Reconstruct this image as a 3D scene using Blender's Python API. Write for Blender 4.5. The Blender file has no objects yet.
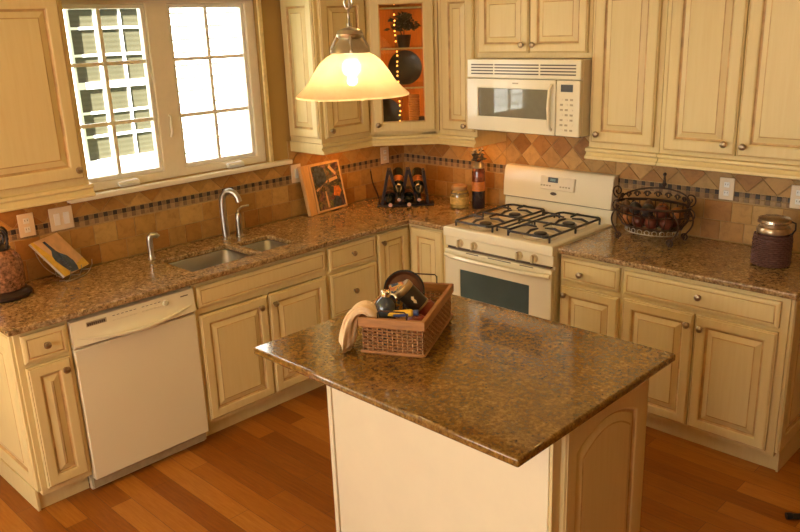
import bpy, bmesh, math, random
from mathutils import Vector, Matrix
random.seed(7)
S = bpy.context.scene
COL = S.collection
PI = math.pi
R = math.radians

# ------------------------------------------------------------------ materials
def nmat(name):
    m = bpy.data.materials.new(name); m.use_nodes = True
    nt = m.node_tree; b = nt.nodes['Principled BSDF']
    return m, nt, b
def lk(nt, a, b): nt.links.new(a, b)
def coords(nt, scale=(1,1,1), rot=(0,0,0), kind='Object'):
    tc = nt.nodes.new('ShaderNodeTexCoord'); mp = nt.nodes.new('ShaderNodeMapping')
    mp.inputs['Scale'].default_value = scale; mp.inputs['Rotation'].default_value = rot
    lk(nt, tc.outputs[kind], mp.inputs['Vector']); return mp.outputs['Vector']
def noise(nt, vec, scale, detail=4, rough=.55, dist=0):
    n = nt.nodes.new('ShaderNodeTexNoise'); n.inputs['Scale'].default_value = scale
    n.inputs['Detail'].default_value = detail; n.inputs['Roughness'].default_value = rough
    n.inputs['Distortion'].default_value = dist
    if vec: lk(nt, vec, n.inputs['Vector'])
    return n
def ramp(nt, fac, stops, interp='LINEAR'):
    r = nt.nodes.new('ShaderNodeValToRGB'); r.color_ramp.interpolation = interp
    e = r.color_ramp.elements
    while len(e) < len(stops): e.new(.5)
    for i, (p, c) in enumerate(stops):
        e[i].position = p; e[i].color = (*c, 1)
    lk(nt, fac, r.inputs['Fac']); return r.outputs['Color']
def mixc(nt, fac, a, b, mode='MIX'):
    m = nt.nodes.new('ShaderNodeMix'); m.data_type = 'RGBA'; m.blend_type = mode
    for sock, v in ((m.inputs[0], fac), (m.inputs[6], a), (m.inputs[7], b)):
        if isinstance(v, (int, float)): sock.default_value = v
        elif isinstance(v, tuple): sock.default_value = (*v, 1)
        else: lk(nt, v, sock)
    return m.outputs[2]
def bump(nt, b, h, strength=.3, dist=.002):
    n = nt.nodes.new('ShaderNodeBump'); n.inputs['Strength'].default_value = strength
    n.inputs['Distance'].default_value = dist; lk(nt, h, n.inputs['Height']); lk(nt, n.outputs['Normal'], b.inputs['Normal'])

def plain(name, col, rough=.5, metal=0, var=.12, scale=30, bmp=0, spec=.5, stretch=(1,1,1), coat=0):
    m, nt, b = nmat(name)
    v = coords(nt, stretch); n = noise(nt, v, scale)
    lo = tuple(max(0, c*(1-var)) for c in col); hi = tuple(min(1, c*(1+var)) for c in col)
    lk(nt, ramp(nt, n.outputs['Fac'], [(.3, lo), (.7, hi)]), b.inputs['Base Color'])
    b.inputs['Roughness'].default_value = rough; b.inputs['Metallic'].default_value = metal
    b.inputs['Specular IOR Level'].default_value = spec; b.inputs['Coat Weight'].default_value = coat
    if bmp: bump(nt, b, n.outputs['Fac'], bmp)
    return m

def paint_mat():
    m, nt, b = nmat('cream_glazed_paint')
    v = coords(nt, (18, 18, 1.2)); n = noise(nt, v, 3.0, 5, .6)
    v2 = coords(nt, (1,1,1)); n2 = noise(nt, v2, 2.2, 3)
    c1 = ramp(nt, n.outputs['Fac'], [(.30, (.71, .55, .25)), (.55, (.74, .59, .28)), (.8, (.76, .615, .31))])
    c2 = mixc(nt, n2.outputs['Fac'], c1, (.73, .57, .265), 'MIX')
    lk(nt, mixc(nt, .35, c1, c2), b.inputs['Base Color'])
    b.inputs['Roughness'].default_value = .42; b.inputs['Specular IOR Level'].default_value = .45
    return m
def granite(name, base, rg=.2):
    m, nt, b = nmat(name)
    v = coords(nt)
    n1 = noise(nt, v, 62, 9, .74, .15); n2 = noise(nt, v, 17, 4, .6, .4)
    vo = nt.nodes.new('ShaderNodeTexVoronoi'); vo.inputs['Scale'].default_value = 130; lk(nt, v, vo.inputs['Vector'])
    c = ramp(nt, n1.outputs['Fac'], [(.32, base[0]), (.43, base[1]), (.52, base[2]), (.60, base[3]), (.72, base[4])])
    cloud = ramp(nt, n2.outputs['Fac'], [(.35, (.55, .5, .45)), (.6, (1.15, 1.1, 1.05))])
    c = mixc(nt, .55, c, cloud, 'MULTIPLY')
    sp = ramp(nt, vo.outputs['Color'], [(.0, (0,0,0)), (.16, (0,0,0)), (.2, (1,1,1))])
    c = mixc(nt, .42, c, sp, 'MULTIPLY')
    lk(nt, c, b.inputs['Base Color'])
    b.inputs['Roughness'].default_value = rg; b.inputs['Specular IOR Level'].default_value = .5
    b.inputs['Coat Weight'].default_value = .6 if rg < .15 else .45; b.inputs['Coat Roughness'].default_value = .02 if rg < .15 else .10
    bump(nt, b, n1.outputs['Fac'], .03, .001)
    return m
def floor_mat():
    m, nt, b = nmat('oak_planks')
    v = coords(nt)
    br = nt.nodes.new('ShaderNodeTexBrick'); lk(nt, v, br.inputs['Vector'])
    br.offset = .37; br.inputs['Scale'].default_value = 1
    br.inputs['Brick Width'].default_value = .78; br.inputs['Row Height'].default_value = .104
    br.inputs['Mortar Size'].default_value = .0012; br.inputs['Mortar Smooth'].default_value = .3; br.inputs['Bias'].default_value = 0
    br.inputs['Color1'].default_value = (0,0,0,1); br.inputs['Color2'].default_value = (1,1,1,1); br.inputs['Mortar'].default_value = (.4,.4,.4,1)
    g = noise(nt, coords(nt, (1.2, 16, 1)), 6, 6, .62, .6)
    f = nt.nodes.new('ShaderNodeMath'); f.operation = 'MULTIPLY_ADD'; f.inputs[1].default_value = .54; lk(nt, g.outputs['Fac'], f.inputs[0])
    sep = nt.nodes.new('ShaderNodeRGBToBW'); lk(nt, br.outputs['Color'], sep.inputs[0])
    h = nt.nodes.new('ShaderNodeMath'); h.operation = 'MULTIPLY'; h.inputs[1].default_value = .45; lk(nt, sep.outputs[0], h.inputs[0]); lk(nt, h.outputs[0], f.inputs[2])
    c = ramp(nt, f.outputs[0], [(.12, (.17, .046, .004)), (.38, (.28, .085, .008)), (.6, (.38, .13, .014)), (.85, (.50, .21, .035))])
    c = mixc(nt, br.outputs['Fac'], c, (.12, .035, .01))
    lk(nt, c, b.inputs['Base Color']); b.inputs['Roughness'].default_value = .33
    b.inputs['Specular IOR Level'].default_value = .3
    inv = nt.nodes.new('ShaderNodeMath'); inv.operation = 'SUBTRACT'; inv.inputs[0].default_value = 1; lk(nt, br.outputs['Fac'], inv.inputs[1])
    bump(nt, b, inv.outputs[0], .4, .001)
    return m
def tile_mat():
    m, nt, b = nmat('tumbled_travertine')
    a = nt.nodes.new('ShaderNodeAttribute'); a.attribute_name = 'tint'
    v = coords(nt); n = noise(nt, v, 22, 6, .65, .5)
    c = mixc(nt, .8, a.outputs['Color'], ramp(nt, n.outputs['Fac'], [(.3, (.68,.62,.55)), (.5, (.95,.95,.93)), (.7, (1.1,1.08,1.05))]), 'MULTIPLY')
    lk(nt, c, b.inputs['Base Color']); b.inputs['Roughness'].default_value = .5
    bump(nt, b, n.outputs['Fac'], .25, .002); return m
def glassy(name, tint=(1,1,1), alpha_mix=.12, rough=.02):
    m, nt, b = nmat(name); nt.nodes.remove(b)
    out = nt.nodes['Material Output']; t = nt.nodes.new('ShaderNodeBsdfTransparent'); t.inputs[0].default_value = (*tint, 1)
    g = nt.nodes.new('ShaderNodeBsdfGlossy'); g.inputs['Roughness'].default_value = rough
    fr = nt.nodes.new('ShaderNodeFresnel'); fr.inputs[0].default_value = 1.5
    ad = nt.nodes.new('ShaderNodeMath'); ad.operation = 'ADD'; ad.inputs[1].default_value = alpha_mix - .04; lk(nt, fr.outputs[0], ad.inputs[0])
    ge = nt.nodes.new('ShaderNodeNewGeometry'); iv = nt.nodes.new('ShaderNodeMath'); iv.operation = 'SUBTRACT'; iv.inputs[0].default_value = 1; lk(nt, ge.outputs['Backfacing'], iv.inputs[1])
    ml = nt.nodes.new('ShaderNodeMath'); ml.operation = 'MULTIPLY'; lk(nt, ad.outputs[0], ml.inputs[0]); lk(nt, iv.outputs[0], ml.inputs[1])   # reflect at outer faces only
    mx = nt.nodes.new('ShaderNodeMixShader'); lk(nt, ml.outputs[0], mx.inputs[0]); lk(nt, t.outputs[0], mx.inputs[1]); lk(nt, g.outputs[0], mx.inputs[2])
    lk(nt, mx.outputs[0], out.inputs[0]); return m
def emit(name, col, st):
    m, nt, b = nmat(name); b.inputs['Base Color'].default_value = (*col, 1)
    b.inputs['Emission Color'].default_value = (*col, 1); b.inputs['Emission Strength'].default_value = st; return m
def shade_mat():
    m, nt, b = nmat('alabaster_glass'); nt.nodes.remove(b)
    out = nt.nodes['Material Output']
    n = noise(nt, coords(nt), 9, 4, .6, 1.2)
    c = ramp(nt, n.outputs['Fac'], [(.35, (.94,.68,.36)), (.65, (.98,.78,.48))])
    d = nt.nodes.new('ShaderNodeBsdfDiffuse'); t = nt.nodes.new('ShaderNodeBsdfTranslucent'); lk(nt, c, d.inputs[0]); lk(nt, c, t.inputs[0])
    mx = nt.nodes.new('ShaderNodeMixShader'); mx.inputs[0].default_value = .62; lk(nt, d.outputs[0], mx.inputs[1]); lk(nt, t.outputs[0], mx.inputs[2])
    g = nt.nodes.new('ShaderNodeBsdfRefraction'); g.inputs['Roughness'].default_value = .55; g.inputs['IOR'].default_value = 1.08; g.inputs['Color'].default_value = (1,.95,.82,1)
    m2 = nt.nodes.new('ShaderNodeMixShader'); m2.inputs[0].default_value = .30; lk(nt, mx.outputs[0], m2.inputs[1]); lk(nt, g.outputs[0], m2.inputs[2])
    lk(nt, m2.outputs[0], out.inputs[0]); return m

PAINT = paint_mat()
GLAZE = plain('umber_glaze_line', (.54, .34, .13), .5, var=.25, scale=14)
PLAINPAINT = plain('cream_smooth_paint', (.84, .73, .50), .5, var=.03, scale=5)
APPL = plain('bisque_enamel', (.82, .735, .51), .2, var=.015, scale=3, coat=.3)
APPL2 = plain('bisque_plastic', (.76, .67, .47), .35, var=.02)
APPLK = plain('bisque_knob', (.66,.53,.30), .35, var=.02)
APPLDK = plain('bisque_dark_plastic', (.42, .34, .20), .5)  # darker bisque for tub, vent recess, buttons and badge
GRAN_R = granite('brown_granite', [(.07,.040,.018), (.23,.135,.052), (.38,.24,.098), (.51,.35,.16), (.64,.50,.30)])
GRAN_I = granite('golden_granite', [(.06,.03,.006), (.15,.074,.014), (.22,.117,.022), (.29,.165,.036), (.38,.24,.075)], .13)
FLOORM = floor_mat(); TILE = tile_mat()
GROUT = plain('grout', (.42,.28,.12), .9, var=.1, scale=60)
WALLM = plain('tan_wall_paint', (.42,.26,.075), .8, var=.03, scale=4)
CEILM = plain('bounce_tinted_ceiling', (.66,.54,.34), .9, var=.02)  # unseen ceiling, tinted warm and darker to lessen bounce light
VINYL = plain('window_vinyl', (.88,.80,.64), .4, var=.02)
SASH = plain('window_sash_white', (.90,.87,.80), .4, var=.02)
SILLM = plain('sill_cream_paint', (.88,.80,.62), .4, var=.02)
STEEL = plain('stainless_steel', (.42,.41,.38), .33, 1, var=.05, scale=8)
NICKEL = plain('brushed_nickel', (.52,.47,.38), .3, 1, var=.08)
KNOBM = plain('antique_pewter', (.40,.31,.20), .3, 1, var=.25, scale=90)
IRON = plain('black_iron', (.022,.018,.016), .45, .3, var=.3)
GRATE = plain('cast_iron_grate', (.028,.026,.028), .5, .1, var=.3)
RUST = plain('bronzed_iron', (.06,.032,.018), .45, .6, var=.3)
BLACK = plain('black_plastic', (.012,.012,.012), .3)
OVENGL = plain('dark_oven_glass', (.055,.085,.08), .06, var=.3, scale=2, coat=.5)
MWGL = plain('grey_mirror_glass', (.20,.18,.12), .03, .0, var=.05)
DISP = plain('display_window', (.10,.11,.12), .15)
DIGIT = emit('display_segments', (.25,.45,.42), .12)
GLASSW = glassy('window_glass', (1,1,1), .05)
GLASSC = glassy('cabinet_glass', (.96,.97,.93), .09)
SHELFGL = glassy('shelf_glass', (.85,.93,.82), .14)
SHELFEDGE = plain('shelf_glass_edge', (.55,.50,.30), .3)
WHITE = plain('white_plastic', (.92,.90,.84), .35, var=.02)
OUTLET = plain('almond_plate', (.82,.68,.48), .35, var=.02)
SLOT = plain('socket_slot', (.10,.07,.05), .5)
MWGL.node_tree.nodes['Principled BSDF'].inputs['IOR'].default_value = 1.55
VAL = plain('dark_walnut', (.10,.045,.02), .5, var=.35, scale=6, stretch=(1,12,12))
SHADE = shade_mat()
BULB = emit('lit_bulb', (1,.84,.58), 36)
ROPE = emit('string_light_bulb', (1,.40,.07), 9)
INT = plain('glow_tinted_interior', (.30,.11,.025), .5, var=.2, scale=8, stretch=(8,8,1))  # cream inside; its orange glow and dimness are put into this colour
DISCM = emit('downlight_lens', (1,.62,.28), 6)
WICK = plain('wicker_cane', (.30,.125,.035), .6, var=.45, scale=120)
RIMW = plain('basket_rim_wood', (.38,.165,.045), .45, var=.25, scale=10, stretch=(1,1,8))
CLOTH = plain('peach_cotton', (.80,.58,.34), .95, var=.07, scale=60, bmp=.3)
DKGLASS = plain('dark_bottle_glass', (.012,.016,.012), .08, var=.2, coat=.6)
CORKF = plain('foil_rose', (.75,.48,.38), .35, .2)
FOILO = plain('foil_copper', (.55,.20,.06), .3, .6)
WOODDK = plain('ebonised_wood', (.02,.013,.016), .4, var=.3)
LTWOOD = plain('honey_pine', (.72,.42,.16), .45, var=.14, scale=5, stretch=(8,8,1))

# ------------------------------------------------------------------ mesh builder
class MB:
    def __init__(s, M=None): s.bm = bmesh.new(); s.M = M or Matrix(); s.cl = None
    def v(s, p): return s.bm.verts.new(s.M @ Vector(p))
    def face(s, vs, mi=0, col=None):
        try: f = s.bm.faces.new(vs)
        except ValueError: return None
        f.material_index = mi
        if col is not None:
            if s.cl is None: s.cl = s.bm.loops.layers.float_color.new('tint')
            for l in f.loops: l[s.cl] = (*col, 1)
        return f
    def box(s, x0, x1, y0, y1, z0, z1, mi=0, col=None):
        p = [s.v((x, y, z)) for z in (z0, z1) for y in (y0, y1) for x in (x0, x1)]
        for q in ((0,2,3,1),(4,5,7,6),(0,1,5,4),(2,6,7,3),(0,4,6,2),(1,3,7,5)): s.face([p[i] for i in q], mi, col)
        return s
    def prism(s, poly, z0, z1, axis='z', mi=0, col=None):
        f = {'z': lambda a,b,c:(a,b,c), 'x': lambda a,b,c:(c,a,b), 'y': lambda a,b,c:(a,c,b)}[axis]
        lo = [s.v(f(a,b,z0)) for a,b in poly]; hi = [s.v(f(a,b,z1)) for a,b in poly]
        n = len(poly); s.face(lo[::-1], mi, col); s.face(hi, mi, col)
        for i in range(n): s.face([lo[i], lo[(i+1)%n], hi[(i+1)%n], hi[i]], mi, col)
        return s
    def tube(s, pts, r, n=8, closed=False, mi=0, cap=True):
        pts = [Vector(p) for p in pts]; N = len(pts); rs = r if isinstance(r, (list, tuple)) else [r]*N
        rings = []; up = None
        for i in range(N):
            a = pts[(i-1) % N] if (closed or i) else pts[i]; b = pts[(i+1) % N] if (closed or i < N-1) else pts[i]
            t = (b-a).normalized()
            if up is None:
                up = Vector((0,0,1)) if abs(t.z) < .9 else Vector((1,0,0))
            side = t.cross(up)
            if side.length < 1e-6: side = t.orthogonal()
            side.normalize(); up = side.cross(t).normalized()
            rings.append([s.v(pts[i] + (side*math.cos(2*PI*k/n) + up*math.sin(2*PI*k/n))*rs[i]) for k in range(n)])
        for i in range(N if closed else N-1):
            A, B = rings[i], rings[(i+1) % N]
            for k in range(n): s.face([A[k], A[(k+1)%n], B[(k+1)%n], B[k]], mi)
        if not closed and cap: s.face(rings[0][::-1], mi); s.face(rings[-1], mi)
        return s
    def lathe(s, prof, n=28, c=(0,0,0), axis='z', mi=0, close=False, mis=None):
        def P(r, h, a):
            x, y = r*math.cos(a), r*math.sin(a)
            p = {'z': (x, y, h), 'y': (x, -h, y), 'x': (h, x, y)}[axis]
            return (p[0]+c[0], p[1]+c[1], p[2]+c[2])
        rings = []
        for r, h in prof:
            if r < 1e-6: rings.append([s.v(P(0, h, 0))])
            else: rings.append([s.v(P(r, h, 2*PI*k/n)) for k in range(n)])
        for i in range(len(rings)-1):
            A, B = rings[i], rings[i+1]; m = mis[i] if mis else mi
            for k in range(n):
                a, b, c2, d = A[k % len(A)], A[(k+1) % len(A)], B[(k+1) % len(B)], B[k % len(B)]
                q = []
                for w in (a, b, c2, d):
                    if w not in q: q.append(w)
                if len(q) > 2: s.face(q, m)
        return s
    def rings(s, loops, mis=None, cap0=True, cap1=True, col=None):
        R_ = [[s.v(p) for p in l] for l in loops]; n = len(R_[0])
        if cap0: s.face(R_[0][::-1], 0, col)
        for i in range(len(R_)-1):
            for k in range(n): s.face([R_[i][k], R_[i][(k+1)%n], R_[i+1][(k+1)%n], R_[i+1][k]], mis[i] if mis else 0, col)
        if cap1: s.face(R_[-1], mis[-1] if mis and len(mis) >= len(R_) else 0, col)
        return s
    def sphere(s, c, r, n=16, m=10, sc=(1,1,1), mi=0):
        prof = [(r*math.sin(PI*i/m), -r*math.cos(PI*i/m)) for i in range(m+1)]
        rings = []
        for rr, h in prof:
            if rr < 1e-6: rings.append([s.v((c[0], c[1], c[2]+h*sc[2]))])
            else: rings.append([s.v((c[0]+rr*math.cos(2*PI*k/n)*sc[0], c[1]+rr*math.sin(2*PI*k/n)*sc[1], c[2]+h*sc[2])) for k in range(n)])
        for i in range(m):
            A, B = rings[i], rings[i+1]
            for k in range(n):
                q = []
                for w in (A[k % len(A)], A[(k+1) % len(A)], B[(k+1) % len(B)], B[k % len(B)]):
                    if w not in q: q.append(w)
                if len(q) > 2: s.face(q, mi)
        return s
    def build(s, name, mats, parent=None, loc=(0,0,0), rot=(0,0,0), bevel=0, seg=2, smooth=True, sub=0, solid=0):
        bmesh.ops.recalc_face_normals(s.bm, faces=s.bm.faces[:])
        me = bpy.data.meshes.new(name); s.bm.to_mesh(me); s.bm.free()
        for m in (mats if isinstance(mats, (list, tuple)) else [mats]): me.materials.append(m)
        if smooth:
            me.polygons.foreach_set('use_smooth', [True]*len(me.polygons)); me.set_sharp_from_angle(angle=R(38))
        o = bpy.data.objects.new(name, me); COL.objects.link(o); o.location = loc; o.rotation_euler = rot
        if parent: o.parent = parent
        if solid: md = o.modifiers.new('Solidify', 'SOLIDIFY'); md.thickness = solid; md.offset = -1
        if sub: md = o.modifiers.new('Subdivision', 'SUBSURF'); md.levels = md.render_levels = sub
        if bevel:
            md = o.modifiers.new('Bevel', 'BEVEL'); md.width = bevel; md.segments = seg; md.limit_method = 'ANGLE'; md.angle_limit = R(40)
        return o
def tag(o, label, cat, group=None, kind=None):
    o['label'] = label; o['category'] = cat
    if group: o['group'] = group
    if kind: o['kind'] = kind
    return o
def thing(name, label, cat, loc=(0,0,0), rz=0, group=None):
    o = bpy.data.objects.new(name, None); COL.objects.link(o); o.empty_display_size = .1
    o.location = loc; o.rotation_euler = (0, 0, rz); return tag(o, label, cat, group)
def struct(o): o['kind'] = 'structure'; return o
def link_copy(src, parent, loc, rot=None):
    c = src.copy(); COL.objects.link(c); c.parent = parent; c.location = loc
    if rot is not None: c.rotation_euler = rot
    return c

def cells(mb, xs, ys, occ, z0, z1, f=lambda a,b,c:(a,b,c)):
    """slab made of grid cells, shared vertices, no inner faces"""
    V = {}
    def g(i, j, k):
        if (i,j,k) not in V: V[(i,j,k)] = mb.v(f(xs[i], ys[j], (z0, z1)[k]))
        return V[(i,j,k)]
    O = lambda i, j: 0 <= i < len(xs)-1 and 0 <= j < len(ys)-1 and occ(i, j)
    for i in range(len(xs)-1):
        for j in range(len(ys)-1):
            if not O(i, j): continue
            mb.face([g(i,j,1), g(i+1,j,1), g(i+1,j+1,1), g(i,j+1,1)]); mb.face([g(i,j,0), g(i,j+1,0), g(i+1,j+1,0), g(i+1,j,0)])
            if not O(i-1, j): mb.face([g(i,j,0), g(i,j,1), g(i,j+1,1), g(i,j+1,0)])
            if not O(i+1, j): mb.face([g(i+1,j,0), g(i+1,j+1,0), g(i+1,j+1,1), g(i+1,j,1)])
            if not O(i, j-1): mb.face([g(i,j,0), g(i+1,j,0), g(i+1,j,1), g(i,j,1)])
            if not O(i, j+1): mb.face([g(i,j+1,0), g(i,j+1,1), g(i+1,j+1,1), g(i+1,j+1,0)])
    return mb
def rectwall(mb, u0, u1, v0, v1, holes, f, t0, t1):
    us = sorted({u0, u1, *[h[0] for h in holes], *[h[1] for h in holes]}); vs = sorted({v0, v1, *[h[2] for h in holes], *[h[3] for h in holes]})
    def occ(i, j):
        a, b = (us[i]+us[i+1])/2, (vs[j]+vs[j+1])/2
        return not any(h[0] < a < h[1] and h[2] < b < h[3] for h in holes)
    return cells(mb, us, vs, occ, t0, t1, f)

# ------------------------------------------------------------------ cabinet parts (local frame: x along the run, -y out to the room)
kb = MB().lathe([(0,0),(.008,0),(.006,.003),(.0052,.012),(.008,.015),(.0145,.018),(.0165,.022),(.0155,.027),(.010,.031),(0,.032)], 18, axis='y')
KNOB = kb.build('knob', KNOBM); KNOB_USED = [False]
def knob(parent, x, y, z):
    if not KNOB_USED[0]:
        KNOB_USED[0] = True; KNOB.parent = parent; KNOB.location = (x, y, z); return KNOB
    return link_copy(KNOB, parent, (x, y, z))
def outline(x0, x1, z0, z1, y, arch=0):
    if not arch: return [(x0,y,z0),(x1,y,z0),(x1,y,z1),(x0,y,z1)]
    pts = [(x0,y,z0),(x1,y,z0)]; n = 14
    for i in range(n+1):
        a = i/n; x = x1+(x0-x1)*a
        pts.append((x, y, z1 - (arch*(2*a-1)**2 if arch > 0 else 0)))
    return pts
def door(parent, x0, x1, z0, z1, y0=-.612, style='raised', t=.02, name='door', arch=0, fr=.052):
    mb = MB(); L = []; mi = []
    def add(d, h, a=None): L.append(outline(x0+d, x1-d, z0+d, z1-d, y0-h, a if a is not None else (-1 if arch else 0)))
    if style == 'raised':
        seq = [(0,0),(0,t-.006),(.004,t-.003),(.0065,t-.0042),(.010,t),(fr-.006,t),(fr,t-.003),(fr+.004,t-.010),(fr+.011,t-.011),(fr+.036,t-.002),(fr+.041,t-.0005),(fr+.044,t-.0005)]
        mi = [0,0,1,0,0,0,1,1,0,1,0]
    else:
        seq = [(0,0),(0,t-.006),(.004,t-.003),(.012,t),(.018,t),(.0205,t-.003),(.0235,t-.003),(.026,t-.0005),(.03,t-.0005)]
        mi = [0,0,0,0,1,1,0,0]
    for d, h in seq:
        if arch and d > fr-.008: add(d, h, arch)
        else: add(d, h)
    mb.rings(L, mi + [0])
    return mb.build(name, [PAINT, GLAZE], parent, smooth=False)
def carcass(c, W, z0=.10, z1=.883, D=.61, rails=(), stiles=(), name='cabinet_box'):
    MB().box(0, W, -D+.02, -.004, z0, z1).build(name, PAINT, c, bevel=.002)
    mb = MB()
    us = sorted({0, .035, W-.035, W, *[s-.02 for s in stiles], *[s+.02 for s in stiles]}); vs = sorted({z0, z0+.03, z1-.03, z1, *[r-.018 for r in rails], *[r+.018 for r in rails]})
    def occ(i, j):
        a, b = (us[i]+us[i+1])/2, (vs[j]+vs[j+1])/2
        return a < .035 or a > W-.035 or b < z0+.03 or b > z1-.03 or any(abs(b-r) < .018 for r in rails) or any(abs(a-s) < .02 for s in stiles)
    cells(mb, us, vs, occ, -(D-.02), -D, lambda a,b,c_:(a,c_,b)).build('face_frame', PAINT, c, bevel=.0015)
def kick(c, x0, x1, y=-.545, z1=.10):
    MB().box(x0, x1, y, -.05, 0.001, z1-.001).build('toe_kick', PAINT, c)

# --- structure ------------------------------------------------------
RX, RY, RZ = 6.4, -7.0, 2.55
struct(MB().box(-.15, RX+.15, RY-.15, .15, -.12, 0).build('floor', FLOORM))
struct(MB().box(-.15, RX+.15, RY-.15, .15, RZ, RZ+.12).build('ceiling', CEILM))
WY0, WY1, WZ0, WZ1 = -2.44, -1.195, 1.292, 2.262          # kitchen window opening
PD = (-6.3, -3.9, .04, 2.2)                                 # patio door on the same wall, nearer the camera
struct(rectwall(MB(), RY, .15, 0, RZ, [(WY0, WY1, WZ0, WZ1), PD], lambda a,b,c:(c,a,b), -.15, 0).build('wall_left', WALLM))
struct(MB().box(.0, RX, 0, .15, 0, RZ).build('wall_back', WALLM))
struct(rectwall(MB(), RY, .15, 0, RZ, [], lambda a,b,c:(c,a,b), RX, RX+.15).build('wall_right', plain('bounce_cut_wall', (.24,.12,.035), .8, var=.03, scale=4)))  # unseen walls; dark colour made up to cut neutral bounce light
RW = (.35, 4.05, .9, 2.42)
struct(rectwall(MB(), 0, RX, 0, RZ, [RW], lambda a,b,c:(a,c,b), RY-.15, RY).build('wall_front', bpy.data.materials['bounce_cut_wall']))

# --- kitchen window ------------------------------------------------------
win = MB()
YC = [-2.44, -2.385, -1.885, -1.757, -1.257, -1.195]
ZC = [1.292, 1.335, 2.222, 2.262]
cells(win, YC, ZC, lambda i, j: not (j == 1 and i in (1, 3)), -.10, -.03, lambda a,b,c:(c,a,b))
W1 = struct(win.build('window_1', VINYL, bevel=.004))
for (a, b) in ((YC[1], YC[2]), (YC[3], YC[4])):
    z0, z1 = ZC[1], ZC[2]
    mb = MB(); cells(mb, [a+.001, a+.022, b-.022, b-.001], [z0+.001, z0+.022, z1-.022, z1-.001], lambda i, j: not (i == 1 and j == 1), -.085, -.045, lambda p,q,r:(r,p,q))
    sash = mb.build('sash', SASH, W1, bevel=.003)
    MB().box(-.068, -.062, a+.02, b-.02, z0+.02, z1-.02).build('pane', GLASSW, sash)
    g = MB(); m = (a+b)/2
    g.box(-.074, -.056, m-.0095, m+.0095, z0+.02, z1-.02)
    for zz in (1.625, 1.93): g.box(-.073, -.057, a+.02, b-.02, zz-.0095, zz+.0095)
    g.build('grille', SASH, sash)
for yc in (-2.11, -1.43):
    c = MB(); c.box(-.029, -.004, yc-.055, yc+.055, 1.293, 1.306)
    c.tube([(-.012, yc+.03, 1.306), (-.004, yc+.03, 1.316), (.004, yc, 1.318), (.010, yc-.075, 1.318)], [.015, .014, .012, .010], 8)
    c.sphere((-.012, yc+.03, 1.312), .022, sc=(.8,1.2,.8))
    c.build('crank_handle', WHITE, W1, bevel=.002)
MB().tube([(-.025,-1.825,1.52),(-.012,-1.822,1.55),(-.006,-1.828,1.59),(-.014,-1.82,1.63),(-.027,-1.824,1.64)], [.006,.008,.007,.006,.005], 8).build('sash_lock', WHITE, W1)
sl = MB(); sl.prism([(-2.468,1.264),(-1.05,1.264),(-1.05,1.291),(-2.468,1.291)], .0, .048, 'x')
struct(sl.build('trim_1', SILLM, bevel=.006, seg=3))
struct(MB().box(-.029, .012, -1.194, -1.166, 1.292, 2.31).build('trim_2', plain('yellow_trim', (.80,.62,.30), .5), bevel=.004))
struct(MB().box(-.029, .012, -2.468, -2.441, 1.292, 2.31).build('trim_3', VINYL, bevel=.004))
vb = MB().box(.002, .045, -2.44, -1.055, 2.245, 2.42)
tag(vb.build('window_valance', VAL, bevel=.006), 'dark brown wooden valance board across the top of the kitchen window', 'valance')

# patio door and rear window (behind the camera, the room's daylight)
def glazed(name, u0, u1, v0, v1, nd, f, t0, t1, fm):
    us = [u0, u0+.07]; w = (u1-u0-.14)/nd
    for i in range(nd):
        if i: us += [u0+.07+w*i-.04, u0+.07+w*i+.04]
    us += [u1-.07, u1]; 
    mb = MB(); cells(mb, us, [v0, v0+.08, v1-.08, v1], lambda i, j: not (j == 1 and i % 2 == 1), t0, t1, f)
    o = struct(mb.build(name, fm, bevel=.004))
    for i in range(1, len(us)-1, 2):
        mb = MB(); cells(mb, [us[i]-.005, us[i+1]+.005], [v0+.075, v1-.075], lambda i, j: True, (t0+t1)/2-.003, (t0+t1)/2+.003, f); mb.build('pane', GLASSW, o)
glazed('door_1', PD[0], PD[1], PD[2], PD[3], 2, lambda a,b,c:(c,a,b), -.10, -.03, SASH)
glazed('window_2', RW[0], RW[1], RW[2], RW[3], 3, lambda a,b,c:(a,c,b), RY-.10, RY-.03, SASH)

# --- tiled backsplash ------------------------------------------------------
STONE = [(.60,.37,.16), (.66,.44,.21), (.56,.32,.12), (.70,.50,.27), (.50,.27,.095), (.63,.41,.18), (.68,.46,.24)]
def clip(poly, x0, x1, y0, y1):
    def cut(P, ins, inter):
        out = []
        for i in range(len(P)):
            a, b = P[i], P[(i+1) % len(P)]
            if ins(a):
                out.append(a)
                if not ins(b): out.append(inter(a, b))
            elif ins(b): out.append(inter(a, b))
        return out
    def ix(c): return lambda a, b: (c, a[1]+(b[1]-a[1])*(c-a[0])/(b[0]-a[0]))
    def iy(c): return lambda a, b: (a[0]+(b[0]-a[0])*(c-a[1])/(b[1]-a[1]), c)
    for ins, it in ((lambda p: p[0] >= x0, ix(x0)), (lambda p: p[0] <= x1, ix(x1)), (lambda p: p[1] >= y0, iy(y0)), (lambda p: p[1] <= y1, iy(y1))):
        if not poly: return []
        poly = cut(poly, ins, it)
    return poly
def area(P): return abs(sum(P[i][0]*P[(i+1)%len(P)][1]-P[(i+1)%len(P)][0]*P[i][1] for i in range(len(P))))/2
def tile(mb, poly, f, col, g=.0017, t=.0095):
    if len(poly) < 3 or area(poly) < 2e-4: 
        if len(poly) < 3 or area(poly) < 3e-5: return
    cx = sum(p[0] for p in poly)/len(poly); cy = sum(p[1] for p in poly)/len(poly)
    rad = max(math.hypot(p[0]-cx, p[1]-cy) for p in poly)
    def sh(d): k = max(0, 1-d/rad*1.3); return [(cx+(p[0]-cx)*k, cy+(p[1]-cy)*k) for p in poly]
    a, b, c = sh(g), sh(g), sh(g+.0022)
    mb.rings([[f(u, v, .004) for u, v in a], [f(u, v, t-.002) for u, v in b], [f(u, v, t) for u, v in c]], None, False, True, col)
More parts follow.
